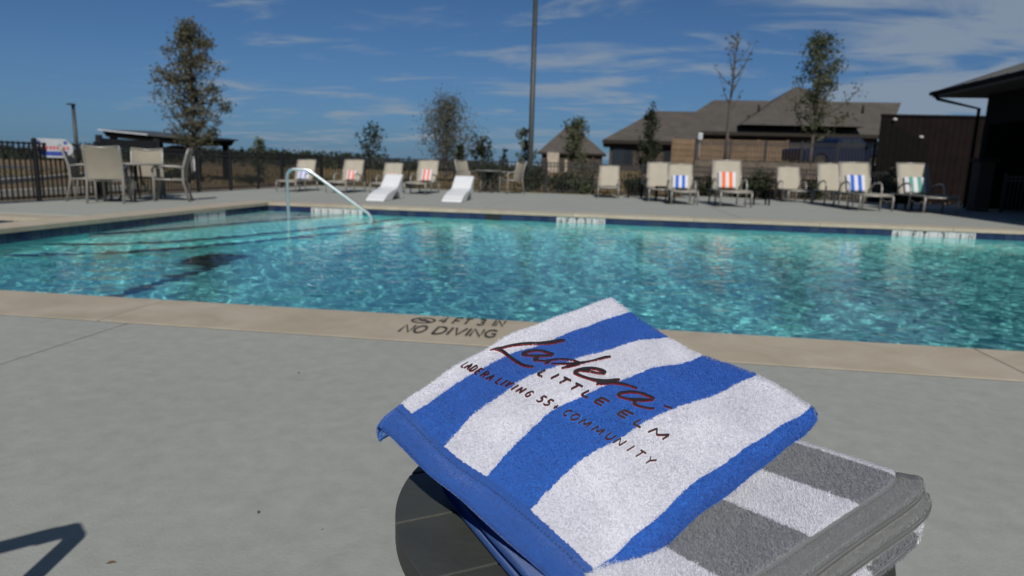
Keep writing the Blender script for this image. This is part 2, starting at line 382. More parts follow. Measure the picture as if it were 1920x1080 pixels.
MB().box(-10, 12.5, PY0-CW-0.020, PY0-CW+0.002, -0.05, -0.0035).build('joint_sealant', M['sealant'], deck)
# ---- coping stones
cop = link('pool_coping', None); tag(cop, kind='structure')
def coping_run(x0, x1, y0, y1, along, joints):
    for a, b in zip(joints[:-1], joints[1:]):
        g = 0.003
        if along == 'x': MB().box(a+g, b-g, y0, y1, -0.055, 0.0008, 0.002).build('coping_stone', M['coping'], cop)
        else: MB().box(x0, x1, a+g, b-g, -0.055, 0.0008, 0.002).build('coping_stone', M['coping'], cop)
nj = [PX0-CW]+[j for j in (-4.75, -2.58, -0.32, 1.90, 4.1, 6.3, 8.4)]+[PX1+CW]
coping_run(0, 0, PY0-CW, PY0, 'x', nj)
coping_run(0, 0, PY1, PY1+CW, 'x', [PX0-CW, -5.0, -2.8, -0.6, 1.6, 3.8, 6.0, 8.2, PX1+CW])
coping_run(PX0-CW, PX0, 0, 0, 'y', [PY0, 5.7, 7.85+0.2, 10.3, PY1])
coping_run(PX1, PX1+CW, 0, 0, 'y', [PY0, 5.8, 8.0, 10.2, PY1])
coping_run(0, 0, SY1, SY1+0.42, 'x', [SX0-0.42, -8.2, PX0-CW-0.004])
coping_run(0, 0, SY0-0.42, SY0, 'x', [SX0-0.42, -8.2, PX0-CW-0.004])
coping_run(SX0-0.42, SX0, 0, 0, 'y', [SY0, 6.2, SY1])

# ---- pool basin
ZW, ZB = -0.165, -1.45
basin = MB()
w = 0.25
basin.box(PX0-w, PX1+w, PY1+0.03, PY1+0.03+w, ZB-0.2, -0.06).box(PX0-w, PX1+w, PY0-0.03-w, PY0-0.03, ZB-0.2, -0.06)
basin.box(PX0-0.03-w, PX0-0.03, PY0-0.03, PY1+0.03, ZB-0.2, -0.06).box(PX1+0.03, PX1+0.03+w, PY0-0.03, PY1+0.03, ZB-0.2, -0.06)
basin.box(PX0-0.03, PX1+0.03, PY0-0.03, PY1+0.03, ZB-0.2, ZB)
pool = basin.build('pool_basin', M['plaster']); tag(pool, kind='structure')
spa_b = MB().box(SX0-w, SX1+w, SY1+0.02, SY1+w, -1.1, -0.07).box(SX0-w, SX1+0.4, SY0-w, SY0-0.02, -1.1, -0.07)
spa_b.box(SX0-w, SX0-0.02, SY0-0.02, SY1+0.02, -1.1, -0.07).box(SX1+0.005, SX1+0.3, SY0-0.02, SY1+0.02, -1.1, -0.07).box(SX0-0.02, SX1, SY0-0.02, SY1+0.02, -1.1, -0.9)
spa = spa_b.build('spa_basin', M['plaster']); tag(spa, kind='structure')
# entry steps along the left wall, each with a navy tile line on its nose
def smooth_line(P, n=40):
    P = np.array(P, float); t = np.linspace(0, len(P)-1, n); Q = np.stack([np.interp(t, np.arange(len(P)), P[:, k]) for k in range(2)], 1)
    for _ in range(30): Q[1:-1] = 0.25*Q[:-2]+0.5*Q[1:-1]+0.25*Q[2:]
    return Q
STEPS = (([(-6.68, 7.85), (-6.35, 8.4), (-6.02, 9.6), (-5.55, 11.2), (-5.0, 12.58)], -0.38), ([(-6.68, 7.15), (-5.95, 7.4), (-5.47, 7.95), (-4.9, 9.2), (-4.39, 10.6), (-3.9, 12.58)], -0.70), ([(-6.68, 6.55), (-5.8, 6.95), (-5.25, 7.75), (-4.95, 8.4), (-4.4, 9.5), (-3.8, 11.0), (-3.3, 12.58)], -1.02))
for k, (P, zt) in enumerate(STEPS):
    Q = smooth_line(P)
    MB().prism([(PX0-0.03, PY1+0.03)]+[tuple(q_) for q_ in Q], 'z', ZB-0.01-0.003*k, zt).build('pool_step', M['shelf_plaster'] if k == 0 else M['plaster'], pool)
    T_ = np.gradient(Q, axis=0); T_ /= np.linalg.norm(T_, axis=1, keepdims=True); N2 = np.stack([T_[:, 1], -T_[:, 0]], 1); Ao, Bi = Q+N2*0.006, Q-N2*0.10; strip = MB()
    for m_ in range(len(Q)-1):
        a, b, c, d = Ao[m_], Ao[m_+1], Bi[m_], Bi[m_+1]; strip.add([(a[0], a[1], zt-0.08), (b[0], b[1], zt-0.08), (b[0], b[1], zt+0.005), (a[0], a[1], zt+0.005), (d[0], d[1], zt+0.005), (c[0], c[1], zt+0.005)], [(0, 1, 2, 3), (3, 2, 4, 5)])
    strip.build('step_edge_tiles', M['tile'], pool)
MB().box(PX0-0.03, PX1+0.03, PY1+0.0292, PY1+0.0298, -0.215, -0.058).build('grout_bed', M['grout'], pool)
MB().box(PX0-0.0298, PX0-0.0292, PY0-0.03, PY1+0.029, -0.215, -0.058).build('grout_bed', M['grout'], pool)
# waterline tiles
tile_me = MB().box(-0.073, 0.073, -0.008, 0.0, -0.073, 0.073, 0.003).mesh('waterline_tile', M['tile'])
wtile_me = MB().box(-0.073, 0.073, -0.008, 0.0, -0.073, 0.073, 0.003).mesh('marker_tile', M['white_tile'])
GLYPH = {
 'L': [[(0, 1), (0, 0), (.75, 0)]], 'A': [[(0, 0), (.45, 1), (.9, 0)], [(.18, .36), (.72, .36)]], 'D': [[(0, 0), (0, 1), (.4, 1), (.7, .85), (.8, .5), (.7, .15), (.4, 0), (0, 0)]],
 'E': [[(.75, 1), (0, 1), (0, 0), (.75, 0)], [(0, .5), (.6, .5)]], 'R': [[(0, 0), (0, 1), (.45, 1), (.7, .9), (.72, .68), (.5, .5), (0, .5)], [(.4, .5), (.8, 0)]],
 'I': [[(.15, 0), (.15, 1)]], 'V': [[(0, 1), (.42, 0), (.84, 1)]], 'N': [[(0, 0), (0, 1), (.75, 0), (.75, 1)]],
 'G': [[(.8, .85), (.5, 1), (.2, .9), (0, .5), (.2, .1), (.5, 0), (.8, .12), (.8, .48), (.5, .48)]], '5': [[(.7, 1), (.1, 1), (.1, .54), (.5, .6), (.72, .38), (.6, .08), (.3, 0), (0, .08)]],
 '+': [[(.3, .15), (.3, .75)], [(0, .45), (.6, .45)]], 'C': [[(.75, .85), (.45, 1), (.15, .85), (0, .5), (.15, .15), (.45, 0), (.75, .15)]],
 'O': [[(.42, 1), (.12, .85), (0, .5), (.12, .15), (.42, 0), (.74, .15), (.86, .5), (.74, .85), (.42, 1)]], 'M': [[(0, 0), (.05, 1), (.45, .15), (.85, 1), (.9, 0)]],
 'U': [[(0, 1), (0, .3), (.12, .05), (.38, 0), (.63, .05), (.75, .3), (.75, 1)]], 'T': [[(.4, 0), (.4, 1)], [(0, 1), (.8, 1)]], 'Y': [[(0, 1), (.4, .5), (.8, 1)], [(.4, .5), (.4, 0)]],
 'F': [[(.7, 1), (0, 1), (0, 0)], [(0, .5), (.55, .5)]], '4': [[(.6, 0), (.6, 1), (0, .3), (.8, .3)]], '3': [[(.05, .9), (.35, 1), (.65, .88), (.62, .62), (.3, .52), (.65, .42), (.7, .15), (.4, 0), (.02, .1)]], ' ': []}
def ribbon(pts, hw):
    """flat stroke: returns verts, quads in 2D; hw scalar or list"""
    P = np.array(pts, float); n = len(P); hw = np.full(n, hw) if np.isscalar(hw) else np.array(hw, float)
    T = np.gradient(P, axis=0) if n > 2 else np.repeat((P[1:]-P[:1]), 2, 0)
    T /= np.linalg.norm(T, axis=1, keepdims=True)+1e-9; Nn = np.stack([-T[:, 1], T[:, 0]], 1)
    return np.concatenate([P+Nn*hw[:, None], P-Nn*hw[:, None]]), [(i, i+1, n+i+1, n+i) for i in range(n-1)]
def stroke_text(mb, txt, fn, size, hw, adv=1.05):
    """fn(u, v) maps text metres to 3D"""
    x = 0.0
    for ch in txt:
        for st in GLYPH[ch]:
            vs, fs = ribbon([(x+a*size, b*size) for a, b in st], hw); mb.add([fn(*p) for p in vs], fs)
        x += size*(0.62 if ch in ' ' else 0.45 if ch == 'I' else adv)
    return x
n_far = int((PX1-PX0)/0.152)+1; x_first = PX0+0.045
marks_far = [(on_z(1043, 400, -.1).x*0.93, '4FT3IN'), (5.05, '4 FT 3 IN'), (-5.72, 'III III')]
ZT = -0.13
for i in range(n_far):
    x = x_first+i*0.152; white = any(a-0.01 <= x < a+0.152*len(t) for a, t in marks_far)
    if -2.30 < x < -1.95: continue                       # skimmer mouth
    o = link('marker_tile' if white else 'waterline_tile', wtile_me if white else tile_me, pool); o.location = (x, PY1+0.029, ZT)
    if white:
        a, t = next(m for m in marks_far if m[0]-0.01 <= x < m[0]+0.152*len(m[1])); k = int(round((x-a)/0.152-0.3)); k = min(max(k, 0), len(t)-1)
        mb = MB(); stroke_text(mb, t[k], lambda u, v: (u-0.035, -0.0095, v-0.045), 0.09, 0.012)
        if mb.v: mb.build('lettering', M['ink'], o)
ym = [(8.9, 'III III')]
for i in range(int((PY1-PY0)/0.152)):
    y = PY0+0.08+i*0.152; white = 10.2 < y < 11.1
    o = link('marker_tile' if white else 'waterline_tile', wtile_me if white else tile_me, pool); o.location = (PX0-0.029, y, ZT); o.rotation_euler = (0, 0, R(90))
    if white and i % 2:
        mb = MB(); stroke_text(mb, 'I', lambda u, v: (u-0.02, -0.0095, v-0.045), 0.09, 0.012); mb.build('lettering', M['ink'], o)
MB().box(-2.45, -1.80, PY1+0.0285, PY1+0.032, -0.21, -0.06).build('skimmer_mouth', M['iron'], pool)
for i in range(11):
    x = SX0+0.08+i*0.152; white = x > SX1-0.55
    o = link('marker_tile' if white else 'waterline_tile', wtile_me if white else tile_me, spa); o.location = (x, SY1+0.02, ZT)
# floor drain grate and navy lane line
dc = Vector((-4.74, 7.55, ZB))
g_ = MB().box(dc.x-0.29, dc.x+0.29, dc.y-0.46, dc.y+0.46, ZB, ZB+0.012, 0.004)
g_.build('drain_cover', M['iron'], pool)
MB().box(-4.56, -4.40, PY0-0.03, 7.08, ZB-0.01, ZB+0.006).build('lane_line', M['tile'], pool)

# ---- water
def mk_water():
    t = NT('pool_water'); t.n.remove(t.b); g = t.node('BsdfGlass'); g.inputs['IOR'].default_value = 1.28; g.inputs['Roughness'].default_value = 0.0; g.inputs['Color'].default_value = (0.93, 1.0, 0.995, 1)
    t.l.new(g.outputs[0], t.out.inputs['Surface']); return t.m
M['water'] = mk_water()
def wave_height(x, y):
    z = np.zeros_like(x); r2 = np.random.default_rng(3)
    for lam, n, slope in ((0.10, 16, 0.030), (0.18, 16, 0.028), (0.38, 12, 0.015), (0.95, 6, 0.007)):
        for i in range(n):
            l_ = lam*r2.uniform(0.75, 1.35); a = r2.uniform(0, 2*math.pi) if lam < 0.5 else r2.normal(0.6, 0.7); k = 2*math.pi/l_
            z += slope/k*math.sqrt(2/n)*np.sin(k*(x*math.cos(a)+y*math.sin(a))+r2.uniform(0, 6.28))
    amp = 0.55+0.45*np.sin(x*0.7+1.3*np.sin(y*0.5))*np.sin(y*0.9+0.6*x)
    return z*(0.75+0.35*amp)
nx, ny = 860, 400
X, Y = np.meshgrid(np.linspace(PX0-0.02, PX1+0.02, nx), PY0-0.02+(PY1-PY0+0.04)*(0.45*np.linspace(0, 1, ny)+0.55*np.linspace(0, 1, ny)**2))
idx = np.arange(nx*ny).reshape(ny, nx)
q = np.stack([idx[:-1, :-1], idx[:-1, 1:], idx[1:, 1:], idx[1:, :-1]], -1).reshape(-1, 4)
wat = tag(np_mesh('water', np.stack([X, Y, ZW+wave_height(X, Y)], -1).reshape(-1, 3), q, M['water']), kind='structure'); wat.cycles.is_caustics_caster = True
sw = MB().add([(SX0-.01, SY0-.01, ZW), (SX1, SY0-.01, ZW), (SX1, SY1+.01, ZW), (SX0-.01, SY1+.01, ZW)], [(0, 1, 2, 3)]).build('water', M['water']); tag(sw, kind='structure')

# ---- depth marker stencilled on the near coping
st = thing('depth_marking', 'black stencilled 4 FT 3 IN NO DIVING lettering on the near stone coping', 'marking', (0, 0, 0.0))
p0, p1 = on_z(748, 622, 0), on_z(920, 634.5, 0)
mb = MB(); wN = 7.15; ux = (p1.x-p0.x)/wN
def fn(u, v, x0=p0.x, y0=p0.y-0.01, sx=ux, sy=0.150): return (x0+u*sx, y0+v*sy, 0.0055)
stroke_text(mb, 'NO DIVING', fn, 1.0, 0.09, 1.0)
mb.build('lettering', M['paint_ink'], st)
q0, q1 = on_z(822, 604, 0), on_z(931, 614, 0)
mb = MB(); stroke_text(mb, '4 FT 3 IN', lambda u, v: fn(u, v, q0.x, q0.y-0.025, (q1.x-q0.x)/6.5, 0.135), 1.0, 0.10, 1.0); mb.build('lettering', M['paint_ink'], st)
c0 = on_z(794, 602, 0); mb = MB()
vs, fs = ribbon([(math.cos(a)*0.062, math.sin(a)*0.062) for a in np.linspace(0, 2*math.pi, 25)], 0.006); mb.add([(c0.x+x, c0.y+y, 0.0055) for x, y in vs], fs)
for pp in ([(-.05, .05), (.05, -.05)], [(-.045, -.02), (-.02, .0), (.0, -.02), (.02, .0), (.045, -.02)], [(-.01, .03), (.02, .01)]):
    vs, fs = ribbon(pp, 0.0045); mb.add([(c0.x+x, c0.y+y, 0.0058) for x, y in vs], fs)
mb.build('no_diving_symbol', M['paint_ink'], st)

# ---- stainless stair rail
b0, b1 = on_z(541, 408, ZW), on_z(698, 411, ZW)
hr = thing('handrail', 'bent stainless steel handrail standing in the pool steps', 'handrail', (0, 0, 0))
tA = at(535, 330, b0.y); tB = at(548, 318.5, b0.y+0.02); tC = at(578, 318, b0.y+0.06)
zt = tC.z
pts = [(b0.x, b0.y, -0.69), (b0.x, b0.y, ZW), (b0.x-0.005, b0.y, zt-0.16), (b0.x+0.005, b0.y, zt-0.07), (b0.x+0.05, b0.y+0.005, zt-0.015), (b0.x+0.12, b0.y+0.01, zt), (tC.x-0.05, tC.y, zt+0.003), (tC.x+0.02, tC.y, zt-0.02),
       (tC.x+0.07, tC.y+0.01, zt-0.055), (b1.x-0.07, b1.y-0.01, ZW+0.10), (b1.x-0.02, b1.y, ZW+0.04), (b1.x, b1.y, ZW-0.05), (b1.x, b1.y, -1.0)]
MB().tube(pts, 0.027, 12).build('rail', M['steel'], hr)
for p, z in (((b0.x, b0.y), -0.69), ((b1.x, b1.y), -1.0)): MB().lathe([(0.0, z+0.02), (0.05, z+0.02), (0.055, z+0.004), (0.055, z)], 16, p).build('escutcheon', M['steel'], hr)

for o in [pool, spa, *pool.children, *spa.children, *hr.children]: o.cycles.is_caustics_receiver = True
sw.cycles.is_caustics_caster = True
# ================================================================== FENCES
picket_me = {}
def fence(name, label, A, B, h, z0=0.0, spacing=0.105, post=1.35, picket=True, rails=(0.08, 0.86, 0.96)):
    A, B = Vector((*A, z0)), Vector((*B, z0)); d = B-A; L = d.length; u = d.normalized(); ang = math.atan2(u.y, u.x)
    f = thing(name, label, 'fence', A, ang)
    if h not in picket_me:
        picket_me[h] = (MB().box(-0.011, 0.011, -0.011, 0.011, 0.05, h*0.985).mesh('picket', M['iron']), MB().box(-0.03, 0.03, -0.03, 0.03, -0.1, h+0.03).add([(-.036, -.036, h+.03), (.036, -.036, h+.03), (.036, .036, h+.03), (-.036, .036, h+.03), (0, 0, h+.06)], [(0, 1, 4), (1, 2, 4), (2, 3, 4), (3, 0, 4), (0, 3, 2, 1)]).mesh('post', M['iron']))
    pk, po = picket_me[h]
    n = max(1, round(L/post))
    for i in range(n+1): o = link('post', po, f); o.location = (L*i/n, 0, 0)
    for r_ in rails: MB().box(0, L, -0.014, 0.014, h*r_-0.016, h*r_+0.016).build('rail', M['iron'], f)
    if picket:
        m = int(L/spacing)
        for i in range(m): o = link('picket', pk, f); o.location = ((i+0.5)*L/m, 0, 0)
    return f
fence('iron_fence', 'black iron picket fence along the left deck behind the patio table', (-9.85, 3.4), (-9.85, 11.95), 1.04)
fence('iron_fence', 'black iron picket fence left of the pool running back beside the young tree', (-9.85, 13.8), (-9.85, 22.3), 1.04)
fence('iron_fence', 'black iron picket fence across the back behind the left loungers', (-9.85, 22.4), (2.7, 22.4), 1.02, spacing=0.11, post=1.6)
fence('iron_fence', 'black iron picket fence behind the right loungers before the stone wall', (2.75, 24.45), (9.6, 24.45), 1.02, spacing=0.11, post=1.6)
wz = at(1440, 306, 25.5).z
fence('iron_fence', 'black iron fence raised on the bank in front of the brown house', (3.1, 25.3), (9.2, 25.3), at(1360, 262, 25.3).z-wz, wz-0.03, post=1.22)
# gate between the two left fence runs
gt = thing('pool_gate', 'black gate with a solid top panel behind the patio table', 'gate', (-9.85, 12.05, 0), R(90))
for x in (0.0, 1.7): MB().box(x-0.045, x+0.045, -0.045, 0.045, -0.1, 1.22, 0.006).build('post', M['iron'], gt)
MB().box(0.05, 1.65, -0.02, 0.02, 0.98, 1.16, 0.004).build('top_panel', M['iron'], gt)
for z in (0.10, 0.55, 0.88): MB().box(0.05, 1.65, -0.016, 0.016, z-0.02, z+0.02).build('rail', M['iron'], gt)
pk = picket_me[1.04][0]
for i in range(14): o = link('picket', pk, gt); o.location = (0.12+i*0.11, 0, 0); o.scale = (1, 1, 0.93)
MB().box(1.45, 1.60, -0.05, -0.02, 0.80, 0.92, 0.01).build('latch', M['iron'], gt)
# octagonal sign on the fence
sp = at(93, 292, 10.0)
sg = thing('pool_sign', 'octagonal white sign with blue stars and red lettering on the left fence', 'sign', (-9.78, 10.83, 0.93), R(50))
def octo(w_, h_, c): return [(-w_+c, -h_), (w_-c, -h_), (w_, -h_+c), (w_, h_-c), (w_-c, h_), (-w_+c, h_), (-w_, h_-c), (-w_, -h_+c)]
MB().prism(octo(0.31, 0.165, 0.11), 'y', 0, 0.008).build('panel', M['white_metal'], sg)
M['sign_blue'] = plain('sign_blue', (0.03, 0.06, 0.30), 0.5); M['sign_red'] = plain('sign_red', (0.55, 0.06, 0.07), 0.5)
MB().prism([(-0.155, -0.13), (0.155, -0.13), (0.235, -0.055), (-0.235, -0.055)], 'y', -0.003, 0).build('blue_field', M['sign_blue'], sg)
for sx in (-0.2, 0.2):
    MB().prism([(sx+(0.045 if k % 2 == 0 else 0.02)*math.sin(k*math.pi/5), 0.10+(0.045 if k % 2 == 0 else 0.02)*math.cos(k*math.pi/5)) for k in range(10)], 'y', -0.003, 0).build('star', M['sign_blue'], sg)
rb = MB()
for x in np.arange(-0.25, 0.24, 0.052): rb.box(x, x+0.02+0.016*random.random(), -0.003, 0, -0.025, 0.035); rb.box(x, x+0.038, -0.0035, -0.0005, 0.0, 0.014)
rb.build('red_lettering', M['sign_red'], sg)

# ================================================================== BUILDINGS
def hip_roof(mb, x0, x1, y0, y1, z0, z1, rx0, rx1, thick=0.16):
    """hip roof over a rectangle with a ridge from rx0 to rx1 at mid depth"""
    ym = (y0+y1)/2
    vs = [(x0, y0, z0), (x1, y0, z0), (x1, y1, z0), (x0, y1, z0), (rx0, ym, z1), (rx1, ym, z1)]
    fs = [(0, 1, 5, 4), (1, 2, 5), (2, 3, 4, 5), (3, 0, 4)]
    lo = [(x0, y0, z0-thick), (x1, y0, z0-thick), (x1, y1, z0-thick), (x0, y1, z0-thick)]
    mb.add(vs+lo, fs+[(0, 6, 7, 1), (1, 7, 8, 2), (2, 8, 9, 3), (3, 9, 6, 0), (6, 9, 8, 7)]); return mb
def house(name, label, pl, pr, y_eave, base_z, ridge, Y, depth, wallm, over=0.5, windows=(), door=None):
    """pl/pr: pixel columns of the eave ends, y_eave its pixel row, ridge: (px0, px1, row)"""
    a, b = at(pl, y_eave, Y), at(pr, y_eave+(pr-pl)*0.0, Y); ze = (a.z+b.z)/2
    r0, r1 = at(ridge[0], ridge[2], Y+depth/2), at(ridge[1], ridge[2], Y+depth/2); zr = (r0.z+r1.z)/2
    h = thing(name, label, 'house', ((a.x+b.x)/2, Y+depth/2, base_z))
    ox, oy = h.location.x, h.location.y
    w_ = MB().box(a.x+over-ox, b.x-over-ox, Y+over-oy, Y+depth-over-oy, -0.6, ze-base_z-0.1).build('wall', wallm, h)
    rf = hip_roof(MB(), a.x-ox, b.x-ox, Y-oy, Y+depth-oy, ze-base_z, zr-base_z, r0.x-ox, r1.x-ox).build('roof', M['shingle'], h)
    MB().box(a.x-ox-0.02, b.x-ox+0.02, Y-oy-0.05, Y-oy-0.006, ze-base_z-0.22, ze-base_z+0.01).build('fascia', M['fascia'], h)
    yw = Y+over-oy
    for (px, w2, d0, d1) in windows:
        z1 = ze-base_z-d0; z0 = z1-d1
        c = at(px, y_eave+20, Y+over).x-ox
        f = MB().box(c-w2, c+w2, yw-0.05, yw-0.004, z0, z1).build('window', M['fascia'], h)
        MB().box(c-w2+0.07, c-0.03, yw-0.06, yw-0.052, z0+0.07, z1-0.07).build('pane', M['glass'], f); MB().box(c+0.03, c+w2-0.07, yw-0.06, yw-0.052, z0+0.07, z1-0.07).build('pane', M['glass'], f)
    return h, rf, (ox, oy, base_z)
bz = float(terrain(14, 48))
hm, rfm, (ox, oy, oz) = house('brick_house', 'wide dark brick house with broad brown shingle hip roof on the right bank', 1248, 1668, 249, bz, (1338, 1690, 190), 48.0, 13.0, M['dark_brick'], windows=((1300, 0.8, 0.4, 1.4), (1400, 0.9, 0.4, 1.4), (1455, 0.55, 0.4, 2.0), (1640, 0.8, 0.4, 1.4)))
a, b, p_ = at(1390, 232, 47.4), at(1625, 232, 47.4), at(1505, 163, 53.5)
cr = MB(); cr.add([(a.x-ox, 47.4-oy, a.z-oz-0.05), (b.x-ox, 47.4-oy, a.z-oz-0.05), (b.x-ox, 61-oy, a.z-oz), (a.x-ox, 61-oy, a.z-oz), (p_.x-ox-0.5, 53.5-oy, p_.z-oz), (p_.x-ox+0.5, 54.5-oy, p_.z-oz)], [(0, 1, 5, 4), (1, 2, 5), (2, 3, 4, 5), (3, 0, 4)])
cr.build('upper_hip', M['shingle'], rfm)
for px, py in ((1417, 207), (1398, 226), (1423, 227), (1608, 208), (1556, 230)):
    c = at(px, py, 51.0); t_ = (c.z-oz); MB().tube([(c.x-ox, 51.0-oy-1.0, t_-0.25), (c.x-ox, 51.0-oy-1.0, t_+0.30)], 0.09, 8).build('vent_pipe', M['fascia'], rfm)
house('brick_house', 'low dark brick house wing with hip roof behind the slim evergreen', 1130, 1306, 264, bz-0.1, (1228, 1330, 209), 46.0, 11.0, M['dark_brick'], windows=((1168, 0.7, 0.45, 1.2), (1262, 0.6, 0.45, 1.3)))
h3, rf3, (ox, oy, oz) = house('brick_house', 'small distant house with pyramid roof and pale stone pier beyond the lamp pole', 1008, 1136, 287, float(terrain(-2, 90)), (1064, 1076, 236), 88.0, 11.0, M['dark_brick'])
c = at(1037, 300, 87.6); MB().box(c.x-ox-0.75, c.x-ox+0.75, 87.3-oy, 88.3-oy, -0.5, at(1037, 286, 87.6).z-oz).build('stone_pier', M['pale_stone'], h3)
c = at(1062, 300, 87.6); MB().box(c.x-ox-0.2, c.x-ox+0.2, 87.6-oy, 88.3-oy, -0.5, at(1062, 297, 87.6).z-oz).build('stone_pier', M['pale_stone'], h3)
# sunlit tan board fence in front of the house
a, b = at(1262, 262, 38.0), at(1478, 262, 38.0); z0 = float(terrain(8, 38)); zt = (a.z+b.z)/2
bf = thing('board_fence', 'sunlit tan horizontal board fence below the wide house eave', 'fence', (a.x, 38.0, z0))
nb = 5; hh = (zt-z0)/nb
M['tan_wood'] = plain('weathered_tan_board', (0.16, 0.105, 0.06), 0.85, var=0.25, scale=2)
for i in range(nb): MB().box(0, b.x-a.x, -0.012, 0.012, i*hh+0.012, (i+1)*hh-0.012).build('board', M['tan_wood'], bf)
for i in range(5): MB().box((b.x-a.x)*i/4-0.05, (b.x-a.x)*i/4+0.05, 0.014, 0.10, -0.3, zt-z0+0.04).build('post', M['tan_wood'], bf)
# white utility meter box
c = at(1313, 255, 37.9); mbx = MB().box(-0.12, 0.12, -0.08, 0.08, 0, 0.36, 0.03).box(-0.025, 0.025, -0.03, 0.03, -0.9, -0.002)
o = mbx.build('meter_box', M['white_metal']); o.location = (c.x, 37.85, c.z-0.2); tag(o, 'small pale utility box on a post above the tan board fence', 'utility box')
# stone retaining wall
a, b = at(1300, 310, 25.0), at(1662, 310, 25.0)
rw = thing('retaining_wall', 'low tan stone retaining wall behind the right loungers', 'wall', (a.x, 24.85, 0))
for r_ in range(6):
    x = -0.3*(r_ % 2); hr_ = (wz+0.02)/6
    while x < b.x-a.x:
        w2 = random.uniform(0.5, 0.95); MB().box(max(0, x)+0.006, min(x+w2, b.x-a.x)-0.006, random.uniform(-0.02, 0.015), 0.35, r_*hr_+0.006-0.1*(r_ == 0), (r_+1)*hr_-0.006, 0.012).build('stone', M['stone'], rw); x += w2
MB().box(0, b.x-a.x, 0.03, 0.33, -0.1, wz-0.03).build('mortar_core', M['fascia'], rw)

# ---- right hand pool house with porch
ph = thing('pool_house', 'dark porch building with metal roof and stone based column at right', 'building', (10.05, 19.9, 0))
ex = at(1750, 172, 20.9); EXl, EZ = ex.x-10.05, ex.z
# roof: eave along the pool side, rising to the right
yN, yF = -14.0, 20.9-19.9
roof = MB(); run = 6.0; rise = 2.3
roof.add([(EXl, yF, EZ), (EXl, yN, EZ), (EXl+run, yN, EZ+rise), (EXl+run, yF-2.6, EZ+rise), (EXl+2*run, yF, EZ),
          (EXl, yF, EZ-0.16), (EXl, yN, EZ-0.16), (EXl+2*run, yF, EZ-0.16), (EXl+2*run, yN, EZ-0.16), (EXl+2*run, yN, EZ)],
         [(0, 1, 2, 3), (0, 3, 4), (0, 5, 6, 1), (0, 4, 7, 5), (5, 7, 8, 6), (3, 2, 9, 4)])
rr = roof.build('roof', M['roof_metal'], ph)
for i in range(22): y = yN+0.4+i*0.65; (MB().add([(EXl+0.01, y-0.015, EZ+0.002), (EXl+0.01, y+0.015, EZ+0.002), (EXl+run*0.93, y+0.015, EZ+rise*0.93+0.002), (EXl+run*0.93, y-0.015, EZ+rise*0.93+0.002), (EXl+0.01, y-0.015, EZ+0.04), (EXl+0.01, y+0.015, EZ+0.04), (EXl+run*0.93, y+0.015, EZ+rise*0.93+0.04), (EXl+run*0.93, y-0.015, EZ+rise*0.93+0.04)], [(4, 5, 6, 7), (0, 4, 7, 3), (1, 2, 6, 5), (0, 1, 5, 4)]).build('seam', M['roof_metal'], rr) if y < yF-2.7*0+(-1.2) else None)
MB().tube([(EXl-0.05, yN, EZ-0.06), (EXl-0.05, yF, EZ-0.06)], 0.06, 8).build('gutter', M['charcoal_siding'], rr)
MB().tube([(EXl-0.05, yF-0.25, EZ-0.1), (EXl+0.02, yF-0.25, EZ-0.22), (-0.14, yF-0.6, EZ-0.50), (-0.14, yF-0.6, 0.05)], 0.045, 8).build('downspout', M['charcoal_siding'], ph)
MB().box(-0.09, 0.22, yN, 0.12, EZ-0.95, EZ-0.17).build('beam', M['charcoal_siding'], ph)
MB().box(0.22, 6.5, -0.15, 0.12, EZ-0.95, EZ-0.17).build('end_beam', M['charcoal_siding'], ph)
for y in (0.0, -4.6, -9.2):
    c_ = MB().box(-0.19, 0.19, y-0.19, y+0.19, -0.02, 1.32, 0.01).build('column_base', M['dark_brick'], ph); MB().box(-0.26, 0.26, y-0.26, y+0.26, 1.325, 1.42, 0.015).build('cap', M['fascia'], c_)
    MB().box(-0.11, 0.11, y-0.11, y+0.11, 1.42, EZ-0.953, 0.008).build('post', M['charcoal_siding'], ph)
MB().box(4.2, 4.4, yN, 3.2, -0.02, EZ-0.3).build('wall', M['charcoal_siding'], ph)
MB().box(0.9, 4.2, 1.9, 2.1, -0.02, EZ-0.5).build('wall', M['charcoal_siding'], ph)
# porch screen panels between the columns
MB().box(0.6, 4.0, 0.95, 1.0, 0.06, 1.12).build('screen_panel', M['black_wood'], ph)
MB().box(0.3, 6.4, -13.8, 1.8, -0.03, 0.004).build('porch_floor', M['deck'], ph)
fence('iron_fence', 'black iron picket fence inside the dark porch at the right edge', (10.45, 19.55), (11.9, 16.6), 0.98, 0.004)
# equipment enclosure
e0, e1 = at(1655, 216, 25.6), at(1840, 216, 25.6)
en = thing('equipment_enclosure', 'tall reddish brown board enclosure behind the green towel lounger', 'enclosure', (e0.x, 25.6, 0))
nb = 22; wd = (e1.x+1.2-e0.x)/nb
for i in range(nb): MB().box(i*wd+0.006, (i+1)*wd-0.006, 0.0, 0.03, 0, e0.z-0.05+0.01*random.random()).build('board', M['shade_brown_wood'], en)
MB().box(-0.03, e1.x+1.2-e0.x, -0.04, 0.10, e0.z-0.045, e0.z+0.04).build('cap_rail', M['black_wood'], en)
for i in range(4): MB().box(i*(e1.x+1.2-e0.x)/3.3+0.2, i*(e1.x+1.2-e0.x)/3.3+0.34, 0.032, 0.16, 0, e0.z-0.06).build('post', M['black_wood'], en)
f0, f1, f2 = at(1653, 219, 24.6), at(1727, 263, 24.6), at(1740, 300, 24.6)
sw_ = thing('shadow_panel', 'black sloping board panel standing in for shadow left of the brown enclosure', 'screen', (f0.x, 24.6, 0))  # black boards shaped like the shadow on the enclosure, standing in for it
n2 = 9; L2 = f2.x-f0.x
